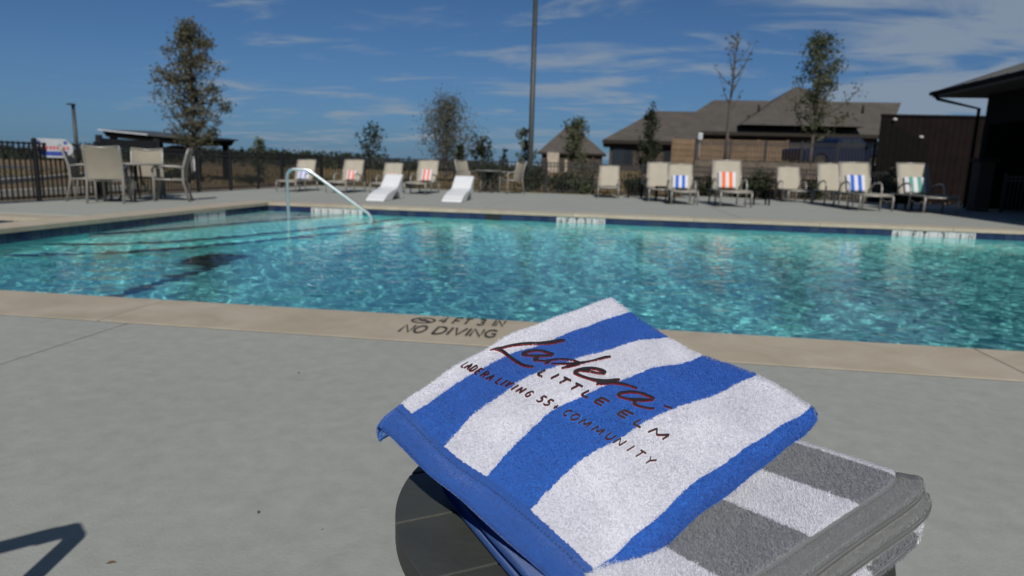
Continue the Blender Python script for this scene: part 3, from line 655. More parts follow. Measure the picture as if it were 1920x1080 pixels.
for i in range(n2):
    x0, x1 = L2*i/n2, L2*(i+1)/n2; s_ = (f1.z-f0.z)/(f1.x-f0.x); za, zb_ = f0.z+s_*x0, f0.z+s_*x1
    MB().prism([(x0+0.004, 0), (x1-0.004, 0), (x1-0.004, max(zb_, 1.4)), (x0+0.004, max(za, 1.4))], 'y', 0, 0.04).build('board', M['black_wood'], sw_)
for px, py in ((1678, 224), (1727, 257)):
    c = at(px, py, 25.45); o = MB().lathe([(0.0, 0.05), (0.05, 0.045), (0.075, 0.02), (0.075, -0.02), (0.05, -0.05), (0, -0.055)], 12).box(-0.02, 0.02, 0.04, 0.14, -0.02, 0.02).build('wall_lamp', M['kerb']); o.location = (c.x, 25.45, c.z)
    tag(o, 'small round wall lamp at the top left of the brown enclosure' if px < 1700 else 'small round wall lamp lower down on the brown enclosure', 'lamp', 'enclosure wall lamps')

# ---- pavilion beyond the left fence
a, b = at(221, 246, 26.0), at(424, 262, 26.0)
pv = thing('picnic_pavilion', 'dark flat roofed picnic pavilion beyond the left fence', 'pavilion', ((a.x+b.x)/2, 26.0, -0.06))
hw = (b.x-a.x)/2*0.84; za, zb_ = a.z+0.06, b.z+0.02
MB().add([(-hw, -1.6, za), (hw, -1.6, zb_), (hw, 1.6, zb_+0.1), (-hw, 1.6, za+0.1), (-hw, -1.6, za-0.05), (hw, -1.6, zb_-0.05), (hw, 1.6, zb_+.05), (-hw, 1.6, za+.05)], [(0, 1, 2, 3), (4, 7, 6, 5), (0, 4, 5, 1), (1, 5, 6, 2), (2, 6, 7, 3), (3, 7, 4, 0)]).build('roof', M['roof_metal'], pv)
MB().add([(-hw, -1.62, za-0.045), (0.05*hw, -1.62, za-0.045+(zb_-za)*0.525), (0.05*hw, -1.62, za+0.01+(zb_-za)*0.525), (-hw, -1.62, za+0.01), (-hw, -1.603, za-0.045), (0.05*hw, -1.603, za-0.045+(zb_-za)*0.525), (0.05*hw, -1.603, za+0.01+(zb_-za)*0.525), (-hw, -1.603, za+0.01)], [(0, 1, 2, 3), (4, 7, 6, 5), (0, 4, 5, 1), (1, 5, 6, 2), (2, 6, 7, 3), (3, 7, 4, 0)]).build('edge_trim', M['white_metal'], pv)
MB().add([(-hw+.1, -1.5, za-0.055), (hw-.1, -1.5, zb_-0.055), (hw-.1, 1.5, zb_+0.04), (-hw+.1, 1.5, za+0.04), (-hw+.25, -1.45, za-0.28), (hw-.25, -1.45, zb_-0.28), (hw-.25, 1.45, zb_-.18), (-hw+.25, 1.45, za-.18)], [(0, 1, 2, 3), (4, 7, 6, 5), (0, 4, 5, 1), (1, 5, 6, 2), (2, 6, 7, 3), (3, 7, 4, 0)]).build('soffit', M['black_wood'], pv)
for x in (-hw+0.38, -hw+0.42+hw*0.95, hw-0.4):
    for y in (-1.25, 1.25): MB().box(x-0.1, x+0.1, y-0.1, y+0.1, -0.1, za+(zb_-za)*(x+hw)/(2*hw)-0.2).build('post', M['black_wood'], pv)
MB().prism([(-0.9, za-0.85), (0.35, za-0.52), (1.5, za-0.85)], 'y', -0.5, 0.5).build('grill_hood', M['roof_metal'], pv)

# ---- parked pickup
cc = at(1566, 300, 36.5); car = thing('parked_truck', 'dark blue parked truck facing right behind the iron fence', 'truck', (cc.x, 36.5, float(terrain(cc.x, 36.5))), R(20))
Lc = 2.45
prof = [(-Lc, 0.42), (-Lc-0.02, 0.95), (-Lc+0.05, 1.02), (-0.75, 1.04), (-0.62, 1.45), (-0.45, 1.60), (0.55, 1.62), (0.75, 1.55), (1.25, 1.10), (2.25, 1.00), (Lc-0.02, 0.88), (Lc, 0.45), (Lc-0.1, 0.36)]
arch = lambda cx: [(cx+0.42*math.cos(a), 0.36+0.42*math.sin(a)) for a in np.linspace(0, math.pi, 9)]
prof = prof+arch(1.55)+arch(-1.5)+[(-Lc+0.1, 0.36)]
body = MB().prism(prof, 'y', -0.92, 0.92).build('body', M['car_paint'], car, 0.05)
for s_ in (-1, 1):
    MB().prism([(-0.52, 1.10), (-0.42, 1.52), (0.10, 1.53), (0.10, 1.10)], 'y', s_*0.925-0.004, s_*0.925+0.004).build('window', M['glass'], car)
    MB().prism([(0.16, 1.10), (0.16, 1.53), (0.58, 1.53), (1.0, 1.12)], 'y', s_*0.925-0.004, s_*0.925+0.004).build('window', M['glass'], car)
    MB().box(Lc-0.08, Lc+0.02, s_*0.70-0.16, s_*0.70+0.16, 0.72, 0.86, 0.02).build('headlight', M['lamp_glass'], car)
    MB().lathe([(0, .02), (0.07, .015), (0.08, -0.02), (0, -0.03)], 12, (0, 0)).build('fog_light', M['lamp_glass'], car).matrix_local = Matrix.Translation((Lc+0.01, s_*0.66, 0.55)) @ Matrix.Rotation(R(90), 4, 'Y')
    for wx in (1.55, -1.5):
        wh = MB().lathe([(0.20, -0.11), (0.33, -0.11), (0.36, -0.08), (0.36, 0.08), (0.33, 0.11), (0.20, 0.11)], 24).build('wheel', M['tyre'], car); wh.matrix_local = Matrix.Translation((wx, s_*0.80, 0.36)) @ Matrix.Rotation(R(90), 4, 'X')
        MB().lathe([(0.0, 0.06), (0.06, 0.06), (0.19, 0.09), (0.21, 0.10), (0.21, -0.10), (0.0, -0.06)], 18).build('rim', M['chrome'], wh)
    MB().box(0.85, 1.05, s_*1.02-0.08, s_*1.02+0.08, 1.08, 1.24, 0.03).build('mirror', M['car_paint'], car)
MB().box(Lc-0.01, Lc+0.03, -0.5, 0.5, 0.62, 0.86, 0.02).build('grille', M['chrome'], car)
MB().box(Lc-0.06, Lc+0.08, -0.90, 0.90, 0.40, 0.50, 0.03).build('bumper', M['chrome'], car)
MB().add([(0.80, -0.76, 1.545), (0.80, 0.76, 1.545), (1.28, 0.84, 1.115), (1.28, -0.84, 1.115)], [(0, 1, 2, 3)]).build('windscreen', M['glass'], car)

# ---- road and kerbs beyond the left fence
rd = MB().add([(-90, 22, -0.045), (-13.4, 3, -0.045), (-13.4, 9.5, -0.045), (-26, 34, -0.045), (-90, 60, -0.045)], [(0, 1, 2, 3, 4)]).build('road', M['asphalt']); tag(rd, kind='structure')
for (x0, y0), (x1, y1) in (((-13.2, 9.4), (-25.8, 34)), ((-12.3, 2.5), (-12.3, 16))):
    d = Vector((x1-x0, y1-y0, 0)); n_ = Vector((-d.y, d.x, 0)).normalized()*0.09
    k_ = MB(); A, B = Vector((x0, y0, 0)), Vector((x1, y1, 0)); k_.add([A-n_+Vector((0, 0, -.1)), B-n_+Vector((0, 0, -.1)), B+n_+Vector((0, 0, -.1)), A+n_+Vector((0, 0, -.1)), A-n_+Vector((0, 0, .07)), B-n_+Vector((0, 0, .07)), B+n_+Vector((0, 0, .07)), A+n_+Vector((0, 0, .07))], [(0, 3, 2, 1), (4, 5, 6, 7), (0, 1, 5, 4), (1, 2, 6, 5), (2, 3, 7, 6), (3, 0, 4, 7)])
    tag(k_.build('kerb', M['kerb']), kind='structure')

# ---- lamp poles
def pole(label, px, row_base, Y, top, r0, r1, head=True):
    b_ = at(px, row_base, Y); z0 = float(terrain(b_.x, Y)); t_ = at(px, top, Y).z if top is not None else 8.6
    p = thing('lamp_pole', label, 'lamp post', (b_.x, Y, z0), 0, 'lamp poles beyond the fence')
    MB().tube([(0, 0, -0.1), (0, 0, 1.2), (0, 0, t_-z0)], [r0, r0*0.97, r1], 14).build('shaft', M['dark_pole'], p)
    MB().lathe([(r0*2.0, -0.05), (r0*2.0, 0.06), (r0*1.25, 0.18), (r0*1.02, 0.22)], 16).build('base_collar', M['dark_pole'], p)
    if head: MB().box(-0.16, 0.16, -0.42, 0.08, t_-z0-0.02, t_-z0+0.09, 0.02).build('luminaire', M['dark_pole'], p)
    return p
pole('tall dark lamp pole rising out of the picture behind the middle chairs', 993, 340, 26.5, None, 0.105, 0.085)
pole('slim distant lamp pole behind the sign on the left fence', 145, 290, 44.0, 197, 0.14, 0.11)

# ================================================================== TREES AND SHRUBS
def leaf_cloud(pts, nrm_rand, size, squash=1.0, r_=rng):
    n = len(pts); a = r_.normal(size=(n, 3)); a /= np.linalg.norm(a, axis=1, keepdims=True)
    b = np.cross(a, r_.normal(size=(n, 3))); b /= np.linalg.norm(b, axis=1, keepdims=True)+1e-9
    s = size*r_.uniform(0.6, 1.25, (n, 1))
    V = np.stack([pts-a*s, pts+b*s*0.55*squash, pts+a*s, pts-b*s*0.55*squash], 1).reshape(-1, 3)
    return V, np.arange(4*n).reshape(n, 4)
def tree(name, label, px, Y, top, hwpx, leafm, n_leaf=1600, leaf=0.09, base_frac=0.22, limbs=14, lean=0.0, shape='oval', trunk_r=None, cat='tree', group='young trees beyond the fence', zbase=None, guard=False, clump=0.16, seed=1, up=0.9):
    r_ = np.random.default_rng(seed); b_ = at(px, 330, Y); z0 = float(terrain(b_.x, Y)) if zbase is None else zbase
    H = at(px, top, Y).z-z0; hw = hwpx*Y/F_PX*1.02; T = thing(name, label, cat, (b_.x, Y, z0), 0, group)
    tr = trunk_r or max(0.03, H*0.014); mb = MB()
    lead = [Vector((lean*H*t*t+0.02*H*math.sin(5*t+seed)*t*0.5, 0.02*H*math.sin(4*t+seed*2)*t*0.5, H*0.97*t-0.05)) for t in np.linspace(0, 1, 9)]
    mb.tube(lead, [tr*(1-0.9*t)+0.006 for t in np.linspace(0, 1, 9)], 7)
    tips = []
    def width(t):                                        # crown half width at relative height t
        u = (t-base_frac)/(1-base_frac)
        if shape == 'pyr': return hw*min(1.0, (u+0.22)/0.38)*max(0.05, 1-u)**0.8
        if shape == 'cone': return hw*max(0.06, (1-u))**0.85
        if shape == 'fan': return hw*(0.25+0.95*math.sin(min(1, max(0, u))**0.75*math.pi*0.86))
        return hw*(0.10+0.95*(max(0.0, math.sin(math.pi*min(1, max(0, u*0.9+0.12)))))**0.8*(1-0.55*u))
    for i in range(limbs):
        t = base_frac+(1-base_frac)*((i+0.5)/limbs)**0.9*0.93; az = i*2.399+r_.uniform(-.4, .4); k = t*8; j = min(7, int(k)); p = lead[j].lerp(lead[j+1], k-j)
        L = width(t)*r_.uniform(0.75, 1.15); up_ = up*r_.uniform(0.7, 1.3)
        d = Vector((math.cos(az), math.sin(az), 0)); pts = [p+d*(L*s)+Vector((0, 0, up_*L*(s*0.6+0.5*s*s))) for s in np.linspace(0, 1, 5)]
        rr = tr*(1-0.8*t)*0.5+0.004; mb.tube(pts, [rr*(1-0.8*s)+0.003 for s in np.linspace(0, 1, 5)], 5)
        for s in np.linspace(0.25, 1, max(3, int(4*L/hw)+2)):
            q_ = pts[0].lerp(pts[-1], s) if s < 1 else pts[-1]; kk = s*4; jj = min(3, int(kk)); q_ = pts[jj].lerp(pts[jj+1], kk-jj)
            for m in range(2):
                dd = Vector(r_.normal(size=3)); dd.z = abs(dd.z)*0.8+0.2; e = q_+dd.normalized()*hw*r_.uniform(0.10, 0.30)
                mb.tube([q_, q_.lerp(e, 0.5)+Vector((0, 0, 0.01)), e], [0.006, 0.005, 0.003], 4); tips.append(np.linspace(np.array(q_), np.array(e), 4)[1:])
    for s in np.linspace(0.6, 1, 6): kk = s*8; jj = min(7, int(kk)); q_ = lead[jj].lerp(lead[jj+1], kk-jj); tips.append(np.array([q_]*3)+r_.normal(0, 0.03, (3, 3)))
    mb.build('trunk', M['bark'], T)
    if n_leaf:
        tips = np.concatenate(tips); wts = r_.gamma(0.45, 1.0, len(tips)); c = tips[r_.choice(len(tips), n_leaf, p=wts/wts.sum())]; pts = c+r_.normal(0, clump*hw, (n_leaf, 3))*np.array([1, 1, 0.9])
        V, Fq = leaf_cloud(pts, None, leaf, 1.0, r_); np_mesh('crown', V, Fq, leafm, T, False)
    if guard: MB().tube([(0, 0, 0.15), (0, 0, 0.95)], tr*1.25, 10).build('trunk_guard', M['wrap'], T)
    return T
tree('young_tree', 'tall sparse autumn tree beside the pavilion on the left', 366, 23.0, 32, 88, M['leaf_olive'], 9000, 0.055, 0.11, 34, 0.02, guard=True, seed=11, clump=0.07, up=0.95, shape='pyr')
tree('young_tree', 'small pointed green tree over the left fence corner', 487, 30.0, 256, 22, M['leaf_green'], 700, 0.07, 0.05, 12, shape='cone', seed=2)
tree('young_tree', 'small airy tree with scattered leaf clumps behind the second lounger', 698, 29.0, 233, 34, M['leaf_dark'], 520, 0.075, 0.25, 11, 0.03, seed=23, clump=0.14)
tree('twiggy_tree', 'broad nearly bare twiggy tree left of the lamp pole', 836, 33.0, 180, 56, M['leaf_grey'], 6500, 0.055, 0.06, 36, shape='pyr', seed=31, up=1.0, clump=0.2)
tree('young_tree', 'narrow dark evergreen in front of the twiggy tree', 862, 29.0, 264, 15, M['leaf_dark'], 1100, 0.06, 0.03, 14, shape='cone', seed=4)
tree('young_tree', 'small dark leaning tree right of the twiggy tree', 903, 29.0, 250, 26, M['leaf_dark'], 800, 0.07, 0.1, 12, 0.0, seed=5)
tree('young_tree', 'tiny dark sapling left of the lamp pole', 945, 31.0, 272, 11, M['leaf_dark'], 380, 0.06, 0.05, 9, shape='cone', seed=6)
tree('young_tree', 'small leafy tree just left of the lamp pole foot', 983, 28.0, 238, 22, M['leaf_green'], 700, 0.07, 0.1, 12, seed=7)
tree('young_tree', 'green tree in front of the distant pyramid roof', 1074, 33.0, 220, 28, M['leaf_green'], 1300, 0.075, 0.3, 14, 0.03, seed=8)
tree('young_tree', 'slim dark evergreen in front of the low house wing', 1213, 31.0, 192, 24, M['leaf_dark'], 2000, 0.07, 0.08, 20, shape='cone', seed=9)
tree('young_tree', 'thin nearly leafless sapling in front of the wide roof', 1358, 28.0, 52, 36, M['leaf_olive'], 190, 0.06, 0.38, 13, -0.0, seed=10, clump=0.06, up=1.3)
tree('young_tree', 'tall open leafy tree over the centre of the wide roof', 1516, 30.0, 50, 66, M['leaf_green'], 3600, 0.065, 0.16, 28, 0.0, seed=12, clump=0.08, up=1.0, shape='pyr')
def shrub(label, px, Y, row_top, hwpx, m, n=500, leaf=0.05, zb=None, seed=0, name='shrub', group='shrubs by the fences'):
    r_ = np.random.default_rng(seed+100); b_ = at(px, 340, Y); z0 = float(terrain(b_.x, Y)) if zb is None else zb; H = max(0.25, at(px, row_top, Y).z-z0); hw = hwpx*Y/F_PX
    T = thing(name, label, 'shrub', (b_.x, Y, z0), 0, group); mb = MB(); tips = []
    for i in range(11):
        az = r_.uniform(0, 6.28); l = r_.uniform(0.3, 0.95); e = Vector((math.cos(az)*hw*l, math.sin(az)*hw*l*0.8, H*r_.uniform(0.55, 0.98)*(1.05-0.45*l))); mb.tube([(0, 0, -0.03), e*0.5+Vector((0, 0, 0.06*H)), e], [0.012, 0.008, 0.004], 4); tips += [np.array(e*f_) for f_ in (0.45, 0.65, 0.85, 1.0)]
    mb.build('stem', M['bark'], T); tips = np.array(tips); c = tips[r_.integers(0, len(tips), n)]+r_.normal(0, 1, (n, 3))*np.array([hw*0.20, hw*0.18, H*0.10]); c[:, 2] = np.maximum(c[:, 2], 0.02)
    V, Fq = leaf_cloud(c, None, leaf, 1.0, r_); np_mesh('foliage', V, Fq, m, T, False)
for i, (lb, px, Y, rt, hw_, mm, n_) in enumerate((
    ('broad dark shrub under the tall tree at the left fence', 342, 22.0, 312, 34, 'leaf_dark', 1300), ('dark shrub left of the tall tree by the pavilion post', 300, 22.5, 322, 20, 'leaf_dark', 700),
    ('low dark shrub at the back fence corner', 470, 23.0, 326, 26, 'leaf_dark', 800), ('low green shrub behind the first striped lounger', 620, 23.5, 330, 24, 'leaf_green', 700),
    ('dry shrub under the twiggy tree', 760, 23.5, 328, 22, 'leaf_olive', 600), ('dark mound of shrub under the small leaning tree', 925, 24.5, 290, 28, 'leaf_dark', 1000),
    ('bushy dark shrub at the lamp pole foot', 1005, 24.0, 290, 22, 'leaf_dark', 1000), ('green shrub between lamp pole and straight lounger', 1050, 24.0, 312, 34, 'leaf_dark', 1200),
    ('olive shrub in front of the low house wing', 1100, 26.0, 280, 30, 'leaf_olive', 1000), ('low shrub just left of the straight lounger', 1092, 22.6, 326, 26, 'leaf_green', 700),
    ('small dark shrub right of the straight lounger', 1190, 23.5, 322, 24, 'leaf_dark', 700), ('dark shrub behind the blue towel lounger', 1330, 24.3, 318, 22, 'leaf_dark', 700),
    ('dark shrub behind the orange towel lounger', 1425, 24.3, 312, 26, 'leaf_dark', 800), ('dry mottled shrub right of the second blue towel lounger', 1662, 23.6, 318, 26, 'leaf_olive', 800),
    ('low dark hedge clump under the stone wall left of the small empty lounger', 1395, 24.1, 326, 20, 'leaf_dark', 700), ('low dark hedge clump under the stone wall right of the small empty lounger', 1530, 24.1, 334, 22, 'leaf_dark', 700), ('dark bushy shrub between the empty loungers right of the lamp pole', 1205, 22.9, 328, 20, 'leaf_dark', 700),
    ('dark shrub at the foot of the black shadow panel', 1690, 24.2, 300, 24, 'leaf_dark', 800))):
    shrub(lb, px, Y, rt, hw_, M[mm], n_, 0.055, seed=i)
# far wood as one mass, and dry grass
n = 26000; y = rng.uniform(58, 100, n); x = rng.uniform(-1.75, -0.10, n)*y; hh = 1.0+0.55*np.sin(x*0.11)+0.4*np.sin(x*0.37+1)+0.3*np.sin(x*1.1)
hh = np.clip(hh, 0.45, 1.9)*0.95; z = terrain(x, y)+hh*np.sqrt(rng.uniform(0, 1, n))
V, Fq = leaf_cloud(np.stack([x, y, z], 1), None, 0.27); tag(np_mesh('far_wood', V, Fq, M['leaf_dark'], None, False), 'dark far line of trees on the horizon', 'wood', kind='stuff')
n = 60000; x = rng.uniform(-30, 20, n); y = rng.uniform(21.6, 60, n)**1.0; ok_ = ~((x > 2.4) & (y < 25.2)); x, y = x[ok_], y[ok_]; n = len(x); z = terrain(x, y); h_ = rng.uniform(0.04, 0.14, n); a = rng.uniform(0, 6.28, n); s_ = 0.02+0.0008*y; lx, ly = rng.normal(0, 0.04, n), rng.normal(0, 0.04, n)
V = np.stack([np.stack([x-np.cos(a)*s_, y-np.sin(a)*s_, z-0.01], 1), np.stack([x+np.cos(a)*s_, y+np.sin(a)*s_, z-0.01], 1), np.stack([x+lx, y+ly, z+h_], 1)], 1).reshape(-1, 3)
tag(np_mesh('grass', V, np.arange(3*n).reshape(n, 3), M['leaf_straw'], None, False), 'dry straw coloured grass behind the back fence', 'grass', kind='stuff')

# ================================================================== FURNITURE
def chaise(label, px, row, Yj, towel=None, w=0.68):
    top = at(px, row, Yj+0.42); sc_ = min(1.22, max(0.80, top.z))/1.08; zt = 1.08; c = thing('chaise_lounge', label, 'chaise lounge', (top.x, Yj, 0.0), 0, 'sling chaise lounges on the far deck'); c.scale = (sc_, sc_, sc_)
    hw = w/2; zs = 0.37; ang = R(64); LB = (zt-zs)/math.sin(ang); by, bz_ = math.cos(ang), math.sin(ang); fr = M['frame']
    for s_ in (-1, 1):
        x = s_*hw
        MB().tube([(x, -1.32, 0.02), (x, -1.34, zs-0.06), (x, -1.28, zs), (x, 0.0, zs), (x, 0.40, zs)], 0.021, 8).build('side_rail', fr, c)
        MB().tube([(x, 0.34, zs), (x, 0.42, 0.0)], 0.021, 8).build('leg', fr, c)
        MB().tube([(x*1.03, -0.62, 0.0), (x*1.03, -0.62, 0.50), (x*1.03, -0.56, 0.59), (x*1.03, -0.42, 0.63), (x*1.03, -0.15, 0.60), (x*1.03, 0.04, 0.50), (x*1.03, 0.08, zs)], 0.021, 8).build('arm', fr, c)
        MB().tube([(x, 0.0, zs), (x, by*LB, zs+bz_*LB)], 0.019, 8).build('back_rail', fr, c)
        MB().tube([(x, -1.30, zs-0.10), (x, -0.97, zs-0.17), (x, -0.62, zs-0.10)], 0.014, 6).build('stretcher', fr, c)
    for y, z in ((-1.33, zs-0.03), (by*LB, zs+bz_*LB), (0.40, zs)): MB().tube([(-hw, y, z), (hw, y, z)], 0.018, 8).build('crossbar', fr, c)
    def sheet(name, f_, n=10, th=0.008):
        vs = []; fs = []
        for i in range(n+1):
            for j in range(7):
                u = -1+2*j/6; p, nn = f_(i/n, u); vs.append(p)
        k = len(vs); vs2 = [(v[0], v[1], v[2]-th) for v in vs]
        for i in range(n):
            for j in range(6): a = i*7+j; fs += [(a, a+1, a+8, a+7), (k+a, k+a+7, k+a+8, k+a+1)]
        for j in range(6): fs += [(j, k+j, k+j+1, j+1), (n*7+j, n*7+j+1, k+n*7+j+1, k+n*7+j)]
        for i in range(n): a = i*7; fs += [(a, a+7, k+a+7, k+a), (a+6, k+a+6, k+a+13, a+13)]
        return MB().add(vs+vs2, fs, True).build(name, M['sling'], c)
    sheet('seat', lambda t, u: ((u*(hw-0.01), -1.26+1.26*t, zs+0.012-0.03*(1-u*u)), None))
    sheet('backrest', lambda t, u: ((u*(hw-0.005), by*LB*t+0.02*(1-u*u)*bz_*math.sin(math.pi*t), zs+0.012+bz_*LB*t), None))
    if towel:
        mat, tl, s0, s1, w2 = towel
        tw = thing('folded_towel', tl, 'towel', (top.x, Yj, 0.0), 0, 'folded towels on the far loungers'); tw.scale = (sc_, sc_, sc_)
        vs = []; n = 8
        for i in range(n+1):
            t = s0+(s1-s0)*i/n
            for th in (0.02, 0.075):
                for u in (-1, -0.9, 0.9, 1): e = 0.7 if abs(u) == 1 or i in (0, n) else 1.0; vs.append((u*w2, by*LB*t-bz_*th*e, zs+0.03+bz_*LB*t+by*th*e*0.6))
        fs = []
        for i in range(n):
            a = i*8
            for j in range(3): fs += [(a+j, a+j+8, a+j+9, a+j+1), (a+4+j, a+5+j, a+13+j, a+12+j)]
            fs += [(a, a+4, a+12, a+8), (a+3, a+11, a+15, a+7)]
        fs += [(0, 1, 5, 4), (1, 2, 6, 5), (2, 3, 7, 6)]; a = n*8; fs += [(a, a+4, a+5, a+1), (a+1, a+5, a+6, a+2), (a+2, a+6, a+7, a+3)]
        MB().add(vs, fs, True).build('cloth', mat, tw)
    return c
chaise('beige chaise lounge at the far left with pale blue striped towel', 580, 300, 18.0, (M['towel_lilac'], 'pale blue and white striped towel on the far left lounger', 0.0, 0.42, 0.22))
chaise('beige chaise lounge with narrow coral striped towel left of the white loungers', 668, 300, 18.3, (M['towel_coral'], 'narrow coral striped towel on the second lounger from left', 0.0, 0.45, 0.17))
chaise('beige chaise lounge half hidden behind the first white lounger', 742, 306, 18.7, (M['towel_coral'], 'coral striped towel peeking over the first white lounger', 0.05, 0.42, 0.17))
chaise('beige chaise lounge with coral towel between the two white loungers', 806, 301, 19.2, (M['towel_coral'], 'coral striped towel on the lounger between the white loungers', 0.0, 0.52, 0.18))
chaise('empty beige chaise lounge seen straight on right of the lamp pole', 1143, 311, 21.1)
chaise('empty beige chaise lounge left of the first blue towel lounger', 1236, 305, 19.9)
chaise('beige chaise lounge with blue striped towel in the middle of the right row', 1275, 308, 18.7, (M['towel_blue'], 'blue and white striped towel on the middle lounger of the right row', 0.0, 0.50, 0.22))
chaise('beige chaise lounge with orange striped towel', 1362, 301, 18.5, (M['towel_orange'], 'orange and white striped towel on the right row lounger', 0.0, 0.55, 0.21))
chaise('small empty beige chaise lounge in front of the stone retaining wall', 1477, 313, 22.9)
chaise('empty beige chaise lounge half hidden behind the second blue towel lounger', 1557, 307, 20.9)
chaise('beige chaise lounge with blue striped towel near the right end', 1600, 305, 19.0, (M['towel_blue'], 'blue and white striped towel on the lounger near the right end', 0.0, 0.53, 0.21))
chaise('beige chaise lounge with green striped towel at the right end of the row', 1710, 303, 18.9, (M['towel_green'], 'green and white striped towel on the rightmost lounger', 0.0, 0.50, 0.23))

def ledge_lounger(label, px0, px1, row, rz=0.0):
    a, b = on_z(px0, row, 0), on_z(px1, row, 0); w = b.x-a.x
    t = thing('white_lounger', label, 'lounger', ((a.x+b.x)/2, (a.y+b.y)/2+0.0, 0), rz, 'white moulded loungers'); t.scale = (1, 1, 0.70)
    prof = [(0.0, 0.0), (0.02, 0.05), (0.25, 0.20), (0.55, 0.30), (0.85, 0.36), (1.00, 0.42), (1.12, 0.55), (1.35, 0.78), (1.43, 0.83), (1.48, 0.80), (1.44, 0.70), (1.36, 0.42), (1.40, 0.12), (1.46, 0.0), (1.30, 0.0), (1.18, 0.16), (1.05, 0.27), (0.92, 0.25), (0.72, 0.12), (0.60, 0.0)]
    MB().prism(prof, 'x', -w/2, w/2).build('shell', M['white_resin'], t, 0.02)
    return t
ledge_lounger('white moulded lounger at the pool edge nearer the handrail', 680, 724, 377)
ledge_lounger('white moulded lounger at the pool edge nearer the lamp pole', 824, 868, 379)

def armchair(label, loc, rz, group):
    """faces -Y in its own frame"""
    c = thing('sling_armchair', label, 'chair', (*loc, 0), rz, group); fr = M['frame']; hw = 0.28
    for s_ in (-1, 1):
        x = s_*hw
        MB().tube([(x, -0.27, 0.0), (x, -0.26, 0.40), (x, -0.27, 0.60), (x, -0.235, 0.645), (x, -0.17, 0.655)], 0.022, 8).build('front_leg', fr, c)
        MB().tube([(x, 0.33, 0.0), (x, 0.24, 0.40), (x, 0.25, 0.62), (x, 0.33, 0.90), (x*0.97, 0.37, 1.0)], 0.021, 8).build('back_post', fr, c)
        MB().tube([(x, -0.20, 0.655), (x*1.04, -0.05, 0.665), (x*1.04, 0.10, 0.655), (x, 0.26, 0.63)], 0.026, 8, flat=0.6).build('arm', fr, c)
        MB().tube([(x*0.96, -0.26, 0.42), (x*0.96, 0.24, 0.40)], 0.018, 6).build('seat_rail', fr, c)
    for y, z in ((-0.26, 0.42), (0.24, 0.40), (0.37, 0.99)): MB().tube([(-hw, y, z), (0, y+(0.04 if z > 0.9 else 0), z-(0.03 if z > 0.9 else 0)), (hw, y, z)], 0.017, 8).build('crossbar', fr, c)
    def sheet(name, f_, n=8):
        vs = []; fs = []
        for i in range(n+1):
            for j in range(7): vs.append(f_(i/n, -1+2*j/6))
        k = len(vs); vs += [(v[0], v[1]+0.004, v[2]-0.007) for v in vs]
        for i in range(n):
            for j in range(6): a = i*7+j; fs += [(a, a+1, a+8, a+7), (k+a, k+a+7, k+a+8, k+a+1)]
        MB().add(vs, fs, True).build(name, M['sling_taupe'], c)
    sheet('seat', lambda t, u: (u*(hw-0.02), -0.26+0.50*t, 0.43-0.015*t-0.03*(1-u*u)))
    sheet('backrest', lambda t, u: (u*(hw-0.015), 0.24+0.02*t+0.11*t*t+0.05*(1-u*u), 0.43+0.56*t-0.02*(1-u*u)*t))
    return c
def patio_table(label, loc, r_=0.50, h=0.70):
    t = thing('patio_table', label, 'table', (*loc, 0), 0, 'round patio tables')
    MB().lathe([(0, h-0.03), (r_-0.02, h-0.03), (r_, h-0.015), (r_, h-0.004), (r_-0.015, h), (0, h)], 36).build('table_top', M['frame'], t)
    for k in range(4):
        a = k*math.pi/2+0.5; MB().tube([(0.07*math.cos(a), 0.07*math.sin(a), h-0.04), (0.09*math.cos(a), 0.09*math.sin(a), 0.35), (0.30*math.cos(a), 0.30*math.sin(a), 0.03), (0.34*math.cos(a), 0.34*math.sin(a), 0.0)], 0.02, 8).build('leg', M['dark_pole'], t)
    return t
# left patio set
c1 = on_z(197, 383, 0); 
patio_table('round patio table among the armchairs by the left fence', (-8.85, 11.70))
armchair('beige sling armchair with its back to the camera at the left patio table', (-8.80, 10.92), R(206), 'patio armchairs')
armchair('sling armchair left of the patio table half behind the octagonal sign', (-9.42, 11.22), R(118), 'patio armchairs')
armchair('sling armchair right of the left patio table seen from the side', (-8.36, 12.02), R(-62), 'patio armchairs')
armchair('sunlit sling armchair beyond the left patio table facing the pool', (-9.18, 12.42), R(28), 'patio armchairs')
# far patio set by the lamp pole
patio_table('small round patio table between two chairs left of the lamp pole', (on_z(918, 361, 0).x, 21.0), 0.42)
armchair('sling armchair left of the far patio table', (on_z(874, 361, 0).x, 20.9), R(62), 'patio armchairs')
armchair('sling armchair right of the far patio table next to the lamp pole', (on_z(961, 362, 0).x, 21.0), R(-55), 'patio armchairs')
# armchair just left of the camera, it throws the bent shadow on the near deck
tip = on_z(150, 986, 0); zc = 0.652; cn = tip-Vector((L_DIR.x, L_DIR.y, 0))*(zc/-L_DIR.z)
fa = math.atan2(0.81, 0.58)+math.pi/2; hx = Vector((math.cos(fa), math.sin(fa), 0)); hy = Vector((-math.sin(fa), math.cos(fa), 0))
cpos = cn-0.28*hx-(-0.25)*hy
armchair('sling armchair standing on the near deck left of the camera', (cpos.x, cpos.y), fa, 'patio armchairs')

